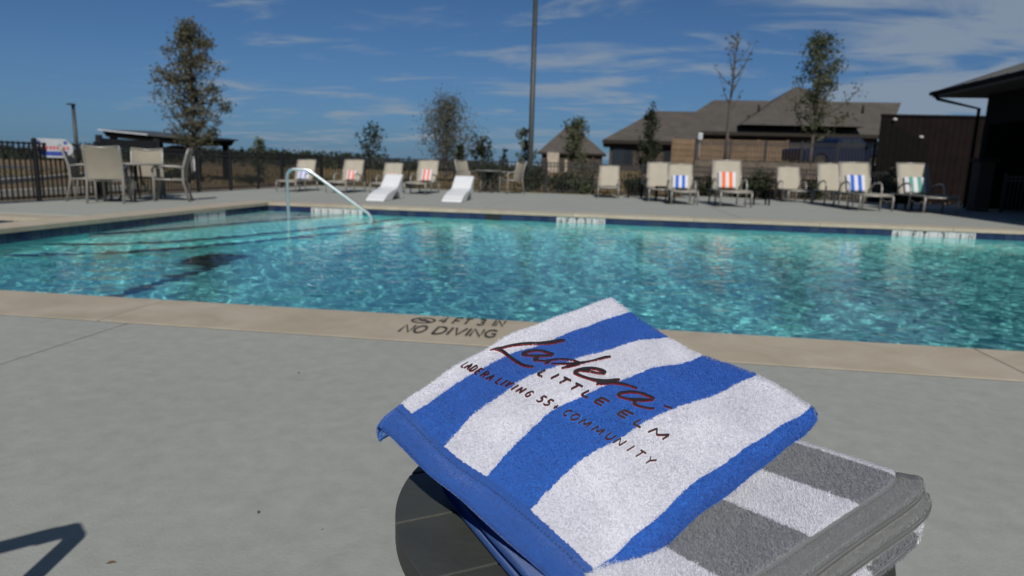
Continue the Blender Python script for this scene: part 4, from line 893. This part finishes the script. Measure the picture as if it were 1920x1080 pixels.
def side_table(label, px, row, Y=None, s=0.23, h=0.42):
    p = on_z(px, row, 0); t = thing('side_table', label, 'side table', (p.x, p.y, 0), 0, 'small dark side tables')
    for i in range(5): MB().box(-s+i*0.4*s+0.006, -s+(i+1)*0.4*s-0.006, -s, s, h-0.025, h, 0.003).build('slat', M['black_wood'], t)
    for x in (-1, 1):
        for y in (-1, 1): MB().box(x*s*0.86-0.02, x*s*0.86+0.02, y*s*0.86-0.02, y*s*0.86+0.02, 0, h-0.027).build('leg', M['black_wood'], t)
    MB().box(-s*0.84, s*0.84, -0.015, 0.015, 0.14, 0.17).build('stretcher', M['black_wood'], t)
side_table('small dark side table right of the orange towel lounger', 1424, 384)
side_table('small dark side table between the two right end loungers', 1688, 392)
side_table('small dark side table between the empty lounger and the first blue towel lounger', 1243, 378)
side_table('small dark side table right of the straight lounger', 1190, 371)
side_table('small dark side table behind the orange towel lounger', 1448, 372)

# ---- dead leaves blown onto the near deck
for px, py, sz, rz, lb in ((208, 1057, 0.006, 0.4, 'tiny curled brown leaf on the near deck right of the bent shadow'), (485, 962, 0.004, 1.9, 'tiny brown leaf fragment on the near deck left of the side table'), (560, 700, 0.005, 2.6, 'tiny brown leaf on the deck below the stone coping')):
    q_ = on_z(px, py, 0); mb = MB()
    mb.add([(-sz*1.6, 0, 0.001), (-sz*0.6, sz*0.7, 0.004), (sz*0.6, sz*0.6, 0.005), (sz*1.7, 0, 0.002), (sz*0.5, -sz*0.65, 0.0045), (-sz*0.7, -sz*0.6, 0.0035), (0, 0, 0.0012)], [(0, 6, 1), (1, 6, 2), (2, 6, 3), (3, 6, 4), (4, 6, 5), (5, 6, 0)])
    o = mb.build('fallen_leaf', M['dead_leaf']); o.location = (q_.x, q_.y, 0.0005); o.rotation_euler = (0, 0, rz); tag(o, lb, 'leaf', 'fallen leaves on the near deck')

# ================================================================== FOREGROUND: side table and towels
TZ, TCX, TCY, TR = 0.46, 0.048, 0.752, 0.277
tb = thing('round_side_table', 'round charcoal slatted side table carrying the folded towels', 'side table', (TCX, TCY, 0))
# slats run at an angle across the disc
sl_ang = R(33); ns = 5; sw2 = 2*TR/ns
for i in range(ns):
    v0, v1 = -TR+i*sw2+0.0022, -TR+(i+1)*sw2-0.0022; poly = []
    m = 14; lim = lambda v: math.sqrt(max(0, TR*TR-v*v))
    for k in range(m+1): v = v0+(v1-v0)*k/m; poly.append((lim(v), v))
    for k in range(m, -1, -1): v = v0+(v1-v0)*k/m; poly.append((-lim(v), v))
    ca, sa = math.cos(sl_ang), math.sin(sl_ang)
    MB().prism([(u*ca-v*sa, u*sa+v*ca) for u, v in poly], 'z', TZ-0.028, TZ).build('slat', M['table_top'], tb, 0.0015)
MB().lathe([(TR-0.06, TZ-0.10), (TR-0.025, TZ-0.10), (TR-0.025, TZ-0.030), (TR-0.06, TZ-0.030), (TR-0.06, TZ-0.10)], 48).build('apron', M['table_top'], tb)
for k in range(4):
    a = k*math.pi/2+0.35; ca, sa = math.cos(a), math.sin(a)
    MB().tube([(0.20*ca, 0.20*sa, TZ-0.03), (0.225*ca, 0.225*sa, 0.2), (0.25*ca, 0.25*sa, 0.0)], 0.022, 8).build('leg', M['table_top'], tb)

# ---- blue towel: top surface from measured stripe lines (px in the photograph), heights from straight-in-plan stripes
BN = np.array([0.02523809, -0.44162124, 0.89684654]); BC = np.array(on_z(1100, 1090, 0.490)); CAMP = np.array([0, 0, CAM_H])
def on_plane(px, py): v = pix_ray(px, py); return CAMP+v*(((BC-CAMP) @ BN)/(v @ BN))
TL = [
 [(1147, 559), (1127, 567), (1080, 583), (1030, 600), (987, 618), (947, 637), (893, 667), (847, 693), (797, 733), (737, 773)],
 [(1180, 581), (1147, 595), (1113, 607), (1077, 619), (1050, 631), (1013, 645), (973, 658), (920, 682), (880, 703), (823, 739), (760, 784)],
 [(1253, 633), (1203, 637), (1160, 650), (1100, 668), (1013, 696), (973, 716), (953, 730), (920, 753), (880, 783), (853, 813), (823, 845)],
 [(1318, 667), (1297, 675), (1263, 682), (1223, 690), (1190, 702), (1160, 713), (1123, 726), (1090, 740), (1057, 757), (1030, 773), (993, 803), (947, 850), (927, 873), (898, 905)],
 [(1420, 703), (1397, 716), (1340, 739), (1313, 750), (1267, 765), (1233, 781), (1195, 801), (1151, 826), (1121, 842), (1089, 864), (1062, 887), (1036, 914), (1009, 942), (990, 964)],
 [(1520, 757), (1500, 777), (1450, 805), (1400, 833), (1367, 857), (1313, 893), (1260, 937), (1217, 977), (1183, 1003), (1157, 1033), (1125, 1058), (1092, 1080)]]
HEM = [(713, 793), (735, 815), (800, 881), (862, 930), (948, 1003), (1045, 1092)]
NS = 90
def resample(P, n):
    P = np.array(P, float); d = np.r_[0, np.cumsum(np.linalg.norm(np.diff(P, axis=0), axis=1))]; d /= d[-1]
    t = np.linspace(0, 1, n); Q = np.stack([np.interp(t, d, P[:, k]) for k in range(3)], 1)
    for _ in range(3): Q[1:-1] = 0.25*Q[:-2]+0.5*Q[1:-1]+0.25*Q[2:]
    return Q
rows = []
for L_, hm_ in zip(TL, HEM):
    a, b = on_plane(*L_[0]), on_plane(*L_[-1]); d = (b-a)[:2]; nn = np.array([-d[1], d[0]]); P = []
    for px_ in L_:
        v = pix_ray(*px_); t = (nn @ a[:2])/(nn @ v[:2]); P.append(CAMP+v*t)
    h_ = on_plane(*hm_); P.append(0.5*(P[-1]+h_)+[0, 0, 0.002]); P.append(h_-[0, 0, 0.004]); rows.append(resample(P, NS))
rows = np.array(rows)                                     # 6 stripe lines x NS
# smooth interpolation across the stripes (natural cubic through 6 lines)
def cubic(Yk, n):
    m = len(Yk); A = np.zeros((m, m)); B = np.zeros((m,)+Yk.shape[1:]); A[0, 0] = A[-1, -1] = 1
    for i in range(1, m-1): A[i, i-1:i+2] = (1, 4, 1); B[i] = 6*(Yk[i+1]-2*Yk[i]+Yk[i-1])
    S = np.linalg.solve(A, B.reshape(m, -1)).reshape(B.shape); out = []
    for t in np.linspace(0, m-1, n):
        i = min(m-2, int(t)); u = t-i; w_ = 1-u
        out.append(w_*Yk[i]+u*Yk[i+1]+((w_**3-w_)*S[i]+(u**3-u)*S[i+1])/6)
    return np.array(out)
NTOP = 81
topg = cubic(rows, NTOP)                                  # NTOP x NS x 3
# small soft undulation of the cloth
uu, vv = np.meshgrid(np.linspace(0, 1, NS), np.linspace(0, 1, NTOP))
topg[..., 2] += 0.0012*np.sin(uu*17+vv*5)*np.sin(vv*13+1)+0.0008*np.sin(uu*31-vv*9)
S_HEM = np.array([0.905, 0.90, 0.895, 0.895, 0.905, 0.93])
# closed cross-section: top, roll on the right, underside, loop on the left
def ring(si):
    top = topg[:, si]; s = si/(NS-1); acr = top[-1]-top[0]; acr = acr/np.linalg.norm(acr)
    up = np.array([0, 0, 1.0]); P = list(top); V_ = list(np.linspace(0, 1, NTOP))
    rR = 0.010+0.006*math.sin(math.pi*s); rL = 0.012-0.003*s; back = (topg[:, max(0, si-1)]-topg[:, min(NS-1, si+1)]); back = back/(np.linalg.norm(back, axis=1, keepdims=True)+1e-9)
    c = top[-1]-up*rR
    for a in np.linspace(0.35, math.pi, 9): P.append(c+acr*rR*0.9*math.sin(a)+up*rR*math.cos(a)); V_.append(1.02+0.02*a)
    z_under = lambda t: (rR*2)*(t)+(rL*2)*(1-t)+0.008*math.sin(math.pi*t)
    for t in np.linspace(0.96, 0.04, 24):
        k = t*(NTOP-1); j = min(NTOP-2, int(k)); q_ = topg[j, si]*(1-(k-j))+topg[j+1, si]*(k-j); sm = min(1, max(0, t/0.20), max(0, (1-t)/0.10))*s**2; P.append(q_-up*(z_under(t)*(1-sm)+0.0095*sm)+back[j]*(0.012*sm*s**6)); V_.append(1.1+0.6*(1-t))
    c = top[0]-up*rL
    for a in np.linspace(math.pi, 0.25, 11): P.append(c-acr*rL*(0.30+0.55*s)*math.sin(a)+up*rL*math.cos(a)); V_.append(-0.02-0.01*a)
    return P, V_
RG = []; RV = []
for si in range(NS): P, V_ = ring(si); RG.append(P); RV.append(V_)
RG = np.array(RG); RV = np.array(RV); NR = RG.shape[1]    # NS x NR
def closed_sheet(name, G, UV, th, mat, parent, hem_s=None):
    """sheet that closes on itself across axis 1; thickness inward; open ends along axis 0 get a rounded rim"""
    n0, n1 = G.shape[:2]; du = np.roll(G, -1, 1)-np.roll(G, 1, 1); dv = np.gradient(G, axis=0); N_ = np.cross(dv, du); N_ /= np.linalg.norm(N_, axis=2, keepdims=True)+1e-12
    ctr = G.mean(1, keepdims=True); sgn = np.sign(((G-ctr)*N_).sum(2).mean()); N_ *= sgn
    e = np.linspace(0, 1, n0); dist = np.minimum(e, 1-e)*0.34; tt = th*np.sqrt(np.clip(1-np.clip(1-dist/(th*0.6), 0, 1)**2, 0.02, 1))[:, None, None]
    V = np.concatenate([(G+N_*(tt-th)*0.5).reshape(-1, 3), (G-N_*(th+tt)*0.5).reshape(-1, 3)]); i = np.arange(n0*n1).reshape(n0, n1); a = i[:-1]; b = i[1:]
    q1 = np.stack([a, np.roll(a, -1, 1), np.roll(b, -1, 1), b], -1).reshape(-1, 4); q2 = q1[:, ::-1]+n0*n1
    e0 = np.stack([i[0], np.roll(i[0], -1), np.roll(i[0], -1)+n0*n1, i[0]+n0*n1], -1); e1 = np.stack([i[-1], np.roll(i[-1], -1), np.roll(i[-1], -1)+n0*n1, i[-1]+n0*n1], -1)[:, ::-1]
    if sgn < 0: pass
    o = np_mesh(name, V, np.concatenate([q1, q2, e0, e1]), mat, parent, True, np.concatenate([UV.reshape(-1, 2)]*2))
    return o, N_
UVB = np.stack([np.repeat(np.linspace(0, 1, NS)[:, None], NR, 1), RV], -1)
def mk_towel(name, stops, c_col, hem, w_col, seed=0.0, edge=None):
    """terry cloth: u along the stripe (hem near 1), v across the stripes"""
    t = NT(name); tc = t.node('TexCoord'); sp_ = t.node('SeparateXYZ'); t.l.new(tc.outputs['UV'], sp_.inputs[0]); ob = t.coord('Object')
    jit = t.math('MULTIPLY', t.math('SUBTRACT', t.noise(ob, 160, 3, 0.6), 0.5), 0.016)
    v = t.math('ADD', t.math('MULTIPLY', t.math('ADD', t.math('ADD', sp_.outputs[1], 0.2), jit), 0.5), 0.0)
    col = t.ramp(v, [((a+0.2)*0.5, c) for a, c in stops], 'CONSTANT')
    jit2 = t.math('MULTIPLY', t.math('SUBTRACT', t.noise(ob, 260, 2, 0.5), 0.5), 0.012)
    hm_ = t.math('GREATER_THAN', t.math('ADD', sp_.outputs[0], jit2), hem); col = t.mix(col, c_col, hm_)
    var = t.noise(ob, 320, 3, 0.6); var2 = t.noise(ob, 22, 4, 0.6)
    col = t.mix(col, t.ramp(var, [(0.25, (0.90, 0.90, 0.90)), (0.75, (1.06, 1.06, 1.06))]), 0.6, 'MULTIPLY'); col = t.mix(col, t.ramp(var2, [(0.3, (0.90, 0.90, 0.92)), (0.7, (1.05, 1.05, 1.05))]), 0.8, 'MULTIPLY')
    stl = t.math('MULTIPLY', t.math('LESS_THAN', t.math('ABSOLUTE', t.math('SUBTRACT', sp_.outputs[0], hem+0.022)), 0.0035), t.math('GREATER_THAN', t.math('SINE', t.math('MULTIPLY', sp_.outputs[1], 520.0)), -0.35))
    col = t.mix(col, t.mix(c_col, (0.6, 0.6, 0.6), 1.0, 'MULTIPLY'), stl); t.col(col)
    rib = t.math('MULTIPLY', t.math('SINE', t.math('MULTIPLY', sp_.outputs[0], 1500.0)), hm_); t.bump(t.math('ADD', t.noise(ob, 420, 3, 0.6), t.math('MULTIPLY', rib, 0.35)), 0.7, 0.003)
    t.set(Roughness=1.0, **{'Specular IOR Level': 0.05, 'Sheen Weight': 0.25, 'Sheen Roughness': 0.5})
    tr = t.node('BsdfTranslucent'); t.l.new(col, tr.inputs['Color']); mx = t.node('MixShader'); mx.inputs[0].default_value = 0.33
    t.l.new(t.b.outputs[0], mx.inputs[1]); t.l.new(tr.outputs[0], mx.inputs[2]); t.l.new(mx.outputs[0], t.out.inputs['Surface']); return t.m
BLUE = (0.046, 0.19, 0.64); WHT = (0.87, 0.87, 0.92)
M['terry_blue'] = mk_towel('blue_white_terry', [(-0.2, WHT), (0.2, BLUE), (0.4, WHT), (0.6, BLUE), (0.8, WHT), (1.004, BLUE)], BLUE, 0.90, WHT)
GREY = (0.335, 0.35, 0.37); GREY_HEM = (0.43, 0.44, 0.43); GW = (0.87, 0.87, 0.91)
bt = thing('blue_towel', 'folded blue and white striped towel with embroidered lettering on the side table', 'towel', (0.0, 0.0, 0.0))
top_o, NRM = closed_sheet('folded_cloth', RG, UVB, 0.007, M['terry_blue'], bt)
# lower folds: one lies flat on the table with its hem showing, one fills the rise under the top fold
def slab_fold(O, du, dv, lu, lv, zlo, zhi, th, uv0, uv1):
    """closed fold over the parallelogram O + a*du + b*dv; zlo/zhi give its faces; du runs along the hem, dv away from it"""
    n0, half = 50, 24; G = np.zeros((n0, 2*half, 3)); U = np.zeros((n0, 2*half, 2))
    for i in range(n0):
        s = i/(n0-1); b = lv*(1-s)
        for j in range(half):
            t = j/(half-1); p_ = O+du*(lu*t)+dv*b; ed = math.sqrt(max(0.0, 1-abs(2*t-1)**6)); lo, hi = zlo(p_), zhi(p_, s, t); mid = (lo+hi)/2; hv = (hi-lo)/2*(0.25+0.75*ed)
            G[i, j] = (p_[0], p_[1], mid+hv+0.0012*math.sin(9*t+6*s)); G[i, 2*half-1-j] = (p_[0], p_[1], mid-hv); U[i, j] = (s, uv0+(uv1-uv0)*t); U[i, 2*half-1-j] = (s, uv1-(uv1-uv0)*t*0.9)
    return closed_sheet('folded_cloth', G, U, th, M['terry_blue'], bt), G, U
hA, hB = np.array(on_z(826, 922, TZ+0.006)), np.array(on_z(962, 1088, TZ+0.006)); du = hB-hA; du[2] = 0; Lu = np.linalg.norm(du); du /= Lu
dv_ = rows[2][0]-rows[2][-1]; dv_[2] = 0; dv_ /= np.linalg.norm(dv_)
(so_, sn_), sG, sU = slab_fold(hA, du, dv_, Lu+0.05, 0.30, lambda q_: TZ+0.004, lambda q_, s, t: TZ+0.0245, 0.006, 0.28, 0.75)
top_bv = BVHTree.FromPolygons([Vector(q_) for q_ in topg.reshape(-1, 3)], [tuple(x) for x in np.stack([(np.arange(NTOP*NS).reshape(NTOP, NS))[a_:NTOP-1+a_, b_:NS-1+b_] for a_, b_ in ((0, 0), (1, 0), (1, 1), (0, 1))], -1).reshape(-1, 4).tolist()])
def blue_z(x, y):
    h_ = top_bv.ray_cast(Vector((x, y, 2.0)), Vector((0, 0, -1)))[0]; return h_.z if h_ else None
def wedge_hi(q_, s, t):
    z = blue_z(q_[0], q_[1]); z = 0.53 if z is None else z; return max(TZ+0.040, z-0.048)
slab_fold(hA+dv_*0.10, du, dv_, Lu-0.03, 0.20, lambda q_: TZ+0.026, wedge_hi, 0.006, 0.3, 0.7)

# ---- terry pile: short fibres standing on the cloth
def pile(name, G, N_, UV, mat, parent, n, length, width, mask, seed, clear=0.0):
    r_ = np.random.default_rng(seed); n0, n1 = G.shape[:2]
    A = np.linalg.norm(np.cross(np.gradient(G, axis=0), np.gradient(G, axis=1)), axis=2)*mask(UV); p = A[:-1, :-1].ravel(); p = p/p.sum()
    c = r_.choice(len(p), n, p=p); i, j = np.divmod(c, n1-1); a, b = r_.uniform(0, 1, n), r_.uniform(0, 1, n)
    def lerp(X): return (X[i, j]*((1-a)*(1-b))[:, None]+X[i+1, j]*(a*(1-b))[:, None]+X[i, j+1]*((1-a)*b)[:, None]+X[i+1, j+1]*(a*b)[:, None])
    P, Nn, U = lerp(G), lerp(N_), lerp(UV)
    if clear:
        ok_ = np.array([KD.find(Vector(q_))[2] > clear for q_ in P]); P, Nn, U = P[ok_], Nn[ok_], U[ok_]; n = len(P)
    ln = length*r_.uniform(0.55, 1.25, (n, 1))
    d = Nn+r_.normal(0, 0.42, (n, 3)); d /= np.linalg.norm(d, axis=1, keepdims=True); s = np.cross(d, r_.normal(size=(n, 3))); s /= np.linalg.norm(s, axis=1, keepdims=True)+1e-9; s *= width*r_.uniform(0.6, 1.3, (n, 1))
    bend = r_.normal(0, 0.45, (n, 3))*ln
    V = np.stack([P-s-Nn*0.0006, P+s-Nn*0.0006, P+d*ln*0.6+s*0.8, P+d*ln*0.6-s*0.8, P+d*ln*0.9+bend], 1).reshape(-1, 3)
    k = np.arange(n)*5; F1 = np.concatenate([np.stack([k, k+1, k+2], 1), np.stack([k, k+2, k+3], 1), np.stack([k+3, k+2, k+4], 1)])
    return tag(np_mesh(name, V, F1, mat, parent, False, np.repeat(U, 5, 0)), kind='stuff')

# ---- embroidery
ii = np.arange(NTOP*NS).reshape(NTOP, NS)
bv = BVHTree.FromPolygons([Vector(p) for p in topg.reshape(-1, 3)], [tuple(x) for x in np.stack([ii[:-1, :-1], ii[1:, :-1], ii[1:, 1:], ii[:-1, 1:]], -1).reshape(-1, 4).tolist()])
def onto(px, py, lift):
    v = Vector(pix_ray(px, py)).normalized(); h_, n_, _, _ = bv.ray_cast(Vector(CAMP), v)
    if h_ is None: h_, n_, _, _ = bv.find_nearest(Vector(on_plane(px, py)))
    if n_.z < 0: n_ = -n_
    return h_+n_*lift
M['thread_black'] = plain('black_embroidery_thread', (0.012, 0.010, 0.012), 0.5, var=0.3, scale=400, bump=0.4, bscale=900)
M['thread_red'] = plain('dark_red_embroidery_thread', (0.21, 0.010, 0.018), 0.5, var=0.3, scale=400, bump=0.4, bscale=900)
Z1 = lambda X_, Y_: (900+X_/9.6, 620+Y_/9.6); Z2 = lambda X_, Y_: (1060+X_/8.71, 660+Y_/8.71)
script = [
 (Z1, 9.6, [(180,352,3),(280,325,14),(390,318,16),(480,292,14),(600,268,16),(750,248,18),(900,240,18),(1050,242,18),(1200,232,24),(1350,212,27),(1450,192,22),(1530,188,8)]),
 (Z1, 9.6, [(260,335,10),(350,350,20),(420,385,22),(500,450,22),(560,500,22),(640,555,20),(720,605,18),(800,640,15),(880,660,10),(960,665,4)]),
 (Z1, 9.6, [(775,450,20),(765,428,24),(840,395,20),(920,378,16),(1020,370,14),(1120,378,12),(1220,405,12),(1330,440,8)]),
 (Z1, 9.6, [(770,452,14),(860,465,12),(960,470,12),(1080,470,14),(1200,466,16),(1300,464,12)]),
 (Z1, 9.6, [(1050,480,24),(1000,515,26),(965,545,20)]),
 (Z1, 9.6, [(965,548,14),(1080,556,10),(1150,560,8),(1250,552,10),(1350,535,10),(1450,525,8),(1560,530,8),(1680,548,8),(1790,580,6)]),
 (Z1, 9.6, [(1255,566,12),(1205,596,16),(1160,600,8)]),
 (Z1, 9.6, [(1280,612,4),(1420,608,6),(1560,610,10),(1680,605,12),(1800,598,14),(1900,582,8)]),
 (Z1, 9.6, [(1800,605,16),(1700,630,16),(1600,655,14),(1470,687,7)]),
 (Z2, 8.71, [(240,192,14),(330,175,7),(460,150,7),(560,122,12),(660,95,14),(740,88,6)]),
 (Z2, 8.71, [(190,352,24),(140,345,20),(160,325,20),(250,295,20),(340,285,22),(430,275,16),(520,285,14),(600,315,20),(650,345,22),(630,362,14),(540,358,8),(440,335,8),(350,318,12),(270,312,12)]),
 (Z2, 8.71, [(175,360,18),(240,395,12),(340,430,12),(440,458,14),(540,480,22),(640,490,24),(740,485,26),(820,470,22),(885,460,10)]),
 (Z2, 8.71, [(505,532,8),(580,510,28),(680,502,30),(780,512,14),(880,522,14),(980,542,12),(1060,565,6),(1120,585,10),(1170,608,7)]),
 (Z2, 8.71, [(850,712,20),(880,688,20),(960,668,16),(1060,660,14),(1160,668,14),(1260,690,14),(1360,730,14),(1455,772,9)]),
 (Z2, 8.71, [(850,722,12),(930,755,9),(1020,775,10),(1120,790,20),(1230,795,24),(1340,795,14),(1440,795,5)]),
 (Z2, 8.71, [(1130,815,26),(1120,845,28),(1150,866,16)]),
 (Z2, 8.71, [(1150,872,12),(1220,898,9),(1310,920,8),(1400,932,9),(1450,932,11)]),
 (Z2, 8.71, [(1600,888,4),(1660,900,7),(1740,935,4)])]
def dens(P, k=4, sm=2):
    P = np.array(P, float); t = np.arange(len(P)); tt = np.linspace(0, len(P)-1, (len(P)-1)*k+1); Q = np.stack([np.interp(tt, t, P[:, c]) for c in range(3)], 1)
    for _ in range(sm): Q[1:-1, :2] = 0.25*Q[:-2, :2]+0.5*Q[1:-1, :2]+0.25*Q[2:, :2]
    return Q
LIFT = 0.0019
STITCHES = []
red, blk = MB(), MB()
def stitch(pts, hw, lift=LIFT, off=1.0):
    pts = np.array(pts, float); hw = np.array(hw, float)
    for mb_, d, f_, l_ in ((red, (-0.30*off, 0.55*off), 0.95, lift-0.0009), (blk, (0.15*off, -0.22*off), 0.92, lift)):
        vs, fs = ribbon(pts+np.array(d), hw*f_); n = len(pts)
        P = [onto(*p, l_) for p in vs]; B = [onto(*p, l_-0.0022) for p in vs]; m = len(P); STITCHES.extend(P); STITCHES.extend([(P[i_]+P[n+i_])/2 for i_ in range(n)])
        rim = [(i, i+1, m+i+1, m+i) for i in range(n-1)]+[(n+i+1, n+i, m+n+i, m+n+i+1) for i in range(n-1)]+[(0, m, m+n, n), (n-1, 2*n-1, m+2*n-1, m+n-1)]
        mb_.add(P+B, fs+rim)
for fn_, sc_, pts in script:
    Q = dens(pts); xy = np.array([fn_(x, y) for x, y, _ in Q]); hw = Q[:, 2]/sc_; stitch(xy, np.maximum(hw*1.05, 0.7), off=np.clip(hw.mean(), 0.6, 1.6))
def char(ch, x, y, adv, cap, hw):
    for st_ in GLYPH[ch]:
        P = np.array([(x+a*adv[0]+b*cap[0], y+a*adv[1]+b*cap[1], hw) for a, b in st_]); Q = dens(P, 6, 1) if len(P) > 1 else P; stitch(Q[:, :2], Q[:, 2], off=0.55)
for ch, x, y, aw in (('L', 1007, 703, 13), ('I', 1031, 710, 12), ('T', 1042, 716, 17), ('T', 1064, 727, 17), ('L', 1089, 741, 17), ('E', 1113, 754, 20), ('E', 1156, 777, 22), ('L', 1186, 795, 20), ('M', 1215, 811, 30)):
    char(ch, x, y, (aw, aw*0.50), (15, -7.5), 1.3)
base = np.array([(863, 688), (872, 691.5), (902, 708), (913, 713), (948, 727), (983, 743), (1010, 754), (1054, 778), (1105, 806), (1161, 837), (1210, 868), (1230, 881)])
for ch, x, aw in zip('LADERALIVING55+COMMUNITY', (863, 870, 879, 889, 900, 911, 928, 938, 944, 958, 967, 982, 1005, 1018, 1033, 1053, 1066, 1084, 1108, 1132, 1150, 1174, 1187, 1206), (7, 10, 10, 10, 11, 11, 8, 8, 10, 8, 13, 13, 12, 12, 11, 12, 15, 19, 20, 16, 17, 10, 16, 17)):
    y = np.interp(x, base[:, 0], base[:, 1]); y2 = np.interp(x+aw, base[:, 0], base[:, 1]); char(ch, x, y, (aw*(1.0 if ch == 'L' else 0.66 if x < 1000 else 0.8), (y2-y)*(1.0 if ch == 'L' else 0.66 if x < 1000 else 0.8)), (14, -8.8), 0.72 if x < 1000 else 0.95)
from mathutils.kdtree import KDTree
KD = KDTree(len(STITCHES))
for i_, q_ in enumerate(STITCHES): KD.insert(q_, i_)
KD.balance()
pile('terry_pile', RG, NRM, UVB, M['terry_blue'], bt, 240000, 0.0021, 0.00030, lambda U: ((U[..., 0] < 0.885) & (U[..., 1] > -0.2) & (U[..., 1] < 1.15)).astype(float), 5, 0.0017)
pile('hem_fuzz', RG, NRM, UVB, M['terry_blue'], bt, 70000, 0.0012, 0.00020, lambda U: ((U[..., 0] >= 0.885) & (U[..., 1] > -0.2) & (U[..., 1] < 1.15)).astype(float), 6)
red.build('lettering', M['thread_red'], bt); blk.build('lettering', M['thread_black'], bt)

# ---- grey towel under the blue one
gt_ = thing('grey_towel', 'folded grey and white striped towel under the blue towel', 'towel', (0, 0, 0))
g0, g1 = np.array(on_z(1360, 1073, 0.520)), np.array(on_z(1700, 893, 0.522))     # hem line, near-left to far-right
e1 = (g1-g0)/np.linalg.norm(g1-g0); e1[2] = 0; e1 /= np.linalg.norm(e1); e2 = np.array([-e1[1], e1[0], 0]); LH = np.linalg.norm(g1-g0)
def gt_pt(a, b, z): p = g0+e1*a+e2*b; p[2] = z; return p
M['terry_grey'] = mk_towel('grey_white_terry', [(-0.2, GW), (0.22, GREY), (0.50, GW), (0.715, GREY), (0.965, GW)], GREY_HEM, 0.848, GW)
def grey_layer(zc, th_end, a0, a1, b_hem, b_back, k, tilt):
    """flattened closed fold: u from the back to the hem, v from near-left to far-right"""
    n0, n1 = 60, 60; half = n1//2; G = np.zeros((n0, n1, 3)); UVg = np.zeros((n0, n1, 2)); th = 0.0115
    for i in range(n0):
        s = i/(n0-1); for_b = s
        for j in range(half):
            t = j/(half-1); a = a0+(a1-a0)*t; b = b_back+(b_hem+0.022*t**14-b_back)*s; edge = math.sqrt(max(0, 1-abs(2*t-1)**8)); z = zc+tilt*(s-1)*(b_back-b_hem)+0.0015*math.sin(7*t+3*s+k)+0.003*math.exp(-((s-0.99)/0.05)**2)*(k == 0)-0.0022*math.exp(-((s-0.862)/0.018)**2)*(k == 0)
            z += -0.026*(1-t)**1.5; z = max(z, TZ+0.006+0.0085*(3-k))
            q_ = gt_pt(a, b, z); bz2 = blue_z(q_[0], q_[1])
            if bz2 is not None: z = min(z, max(TZ+0.008, bz2-0.036-0.0145*k))
            G[i, j] = gt_pt(a, b, z+th*0.5*edge); G[i, n1-1-j] = gt_pt(a, b, z-th*0.5*edge); UVg[i, j] = (s, t); UVg[i, n1-1-j] = (s, t)
    return G, UVg
GL = []
for k, (zc, b_hem, a1_) in enumerate(((0.5165, -0.034, LH+0.012), (0.5015, -0.040, LH+0.020), (0.4870, -0.030, LH+0.014), (0.4735, -0.036, LH+0.018))):
    G, UVg = grey_layer(zc, 0, -0.075, a1_, b_hem, 0.19, k, 0.06 if k < 2 else 0.02)
    if k: UVg = UVg.copy(); UVg[..., 1] = np.clip(UVg[..., 1]+0.03*k, 0, 1); UVg[..., 0] *= (0.84 if k >= 2 else 1.0)
    o, Ng = closed_sheet('folded_cloth', G, UVg, 0.0055, M['terry_grey'], gt_)
    if k < 2: pile('hem_fuzz', G, Ng, UVg, M['terry_grey'], gt_, 26000, 0.0011, 0.00020, lambda U: (U[..., 0] > 0.85).astype(float), 40+k)
    if k in (0, 2, 3): pile('terry_pile', G, Ng, UVg, M['terry_grey'], gt_, (120000, 0, 34000, 34000)[k], 0.0028, 0.00030, (lambda U: (U[..., 0] < 0.838).astype(float)) if k == 0 else (lambda U: (U[..., 0] > 0.68).astype(float)), 20+k)
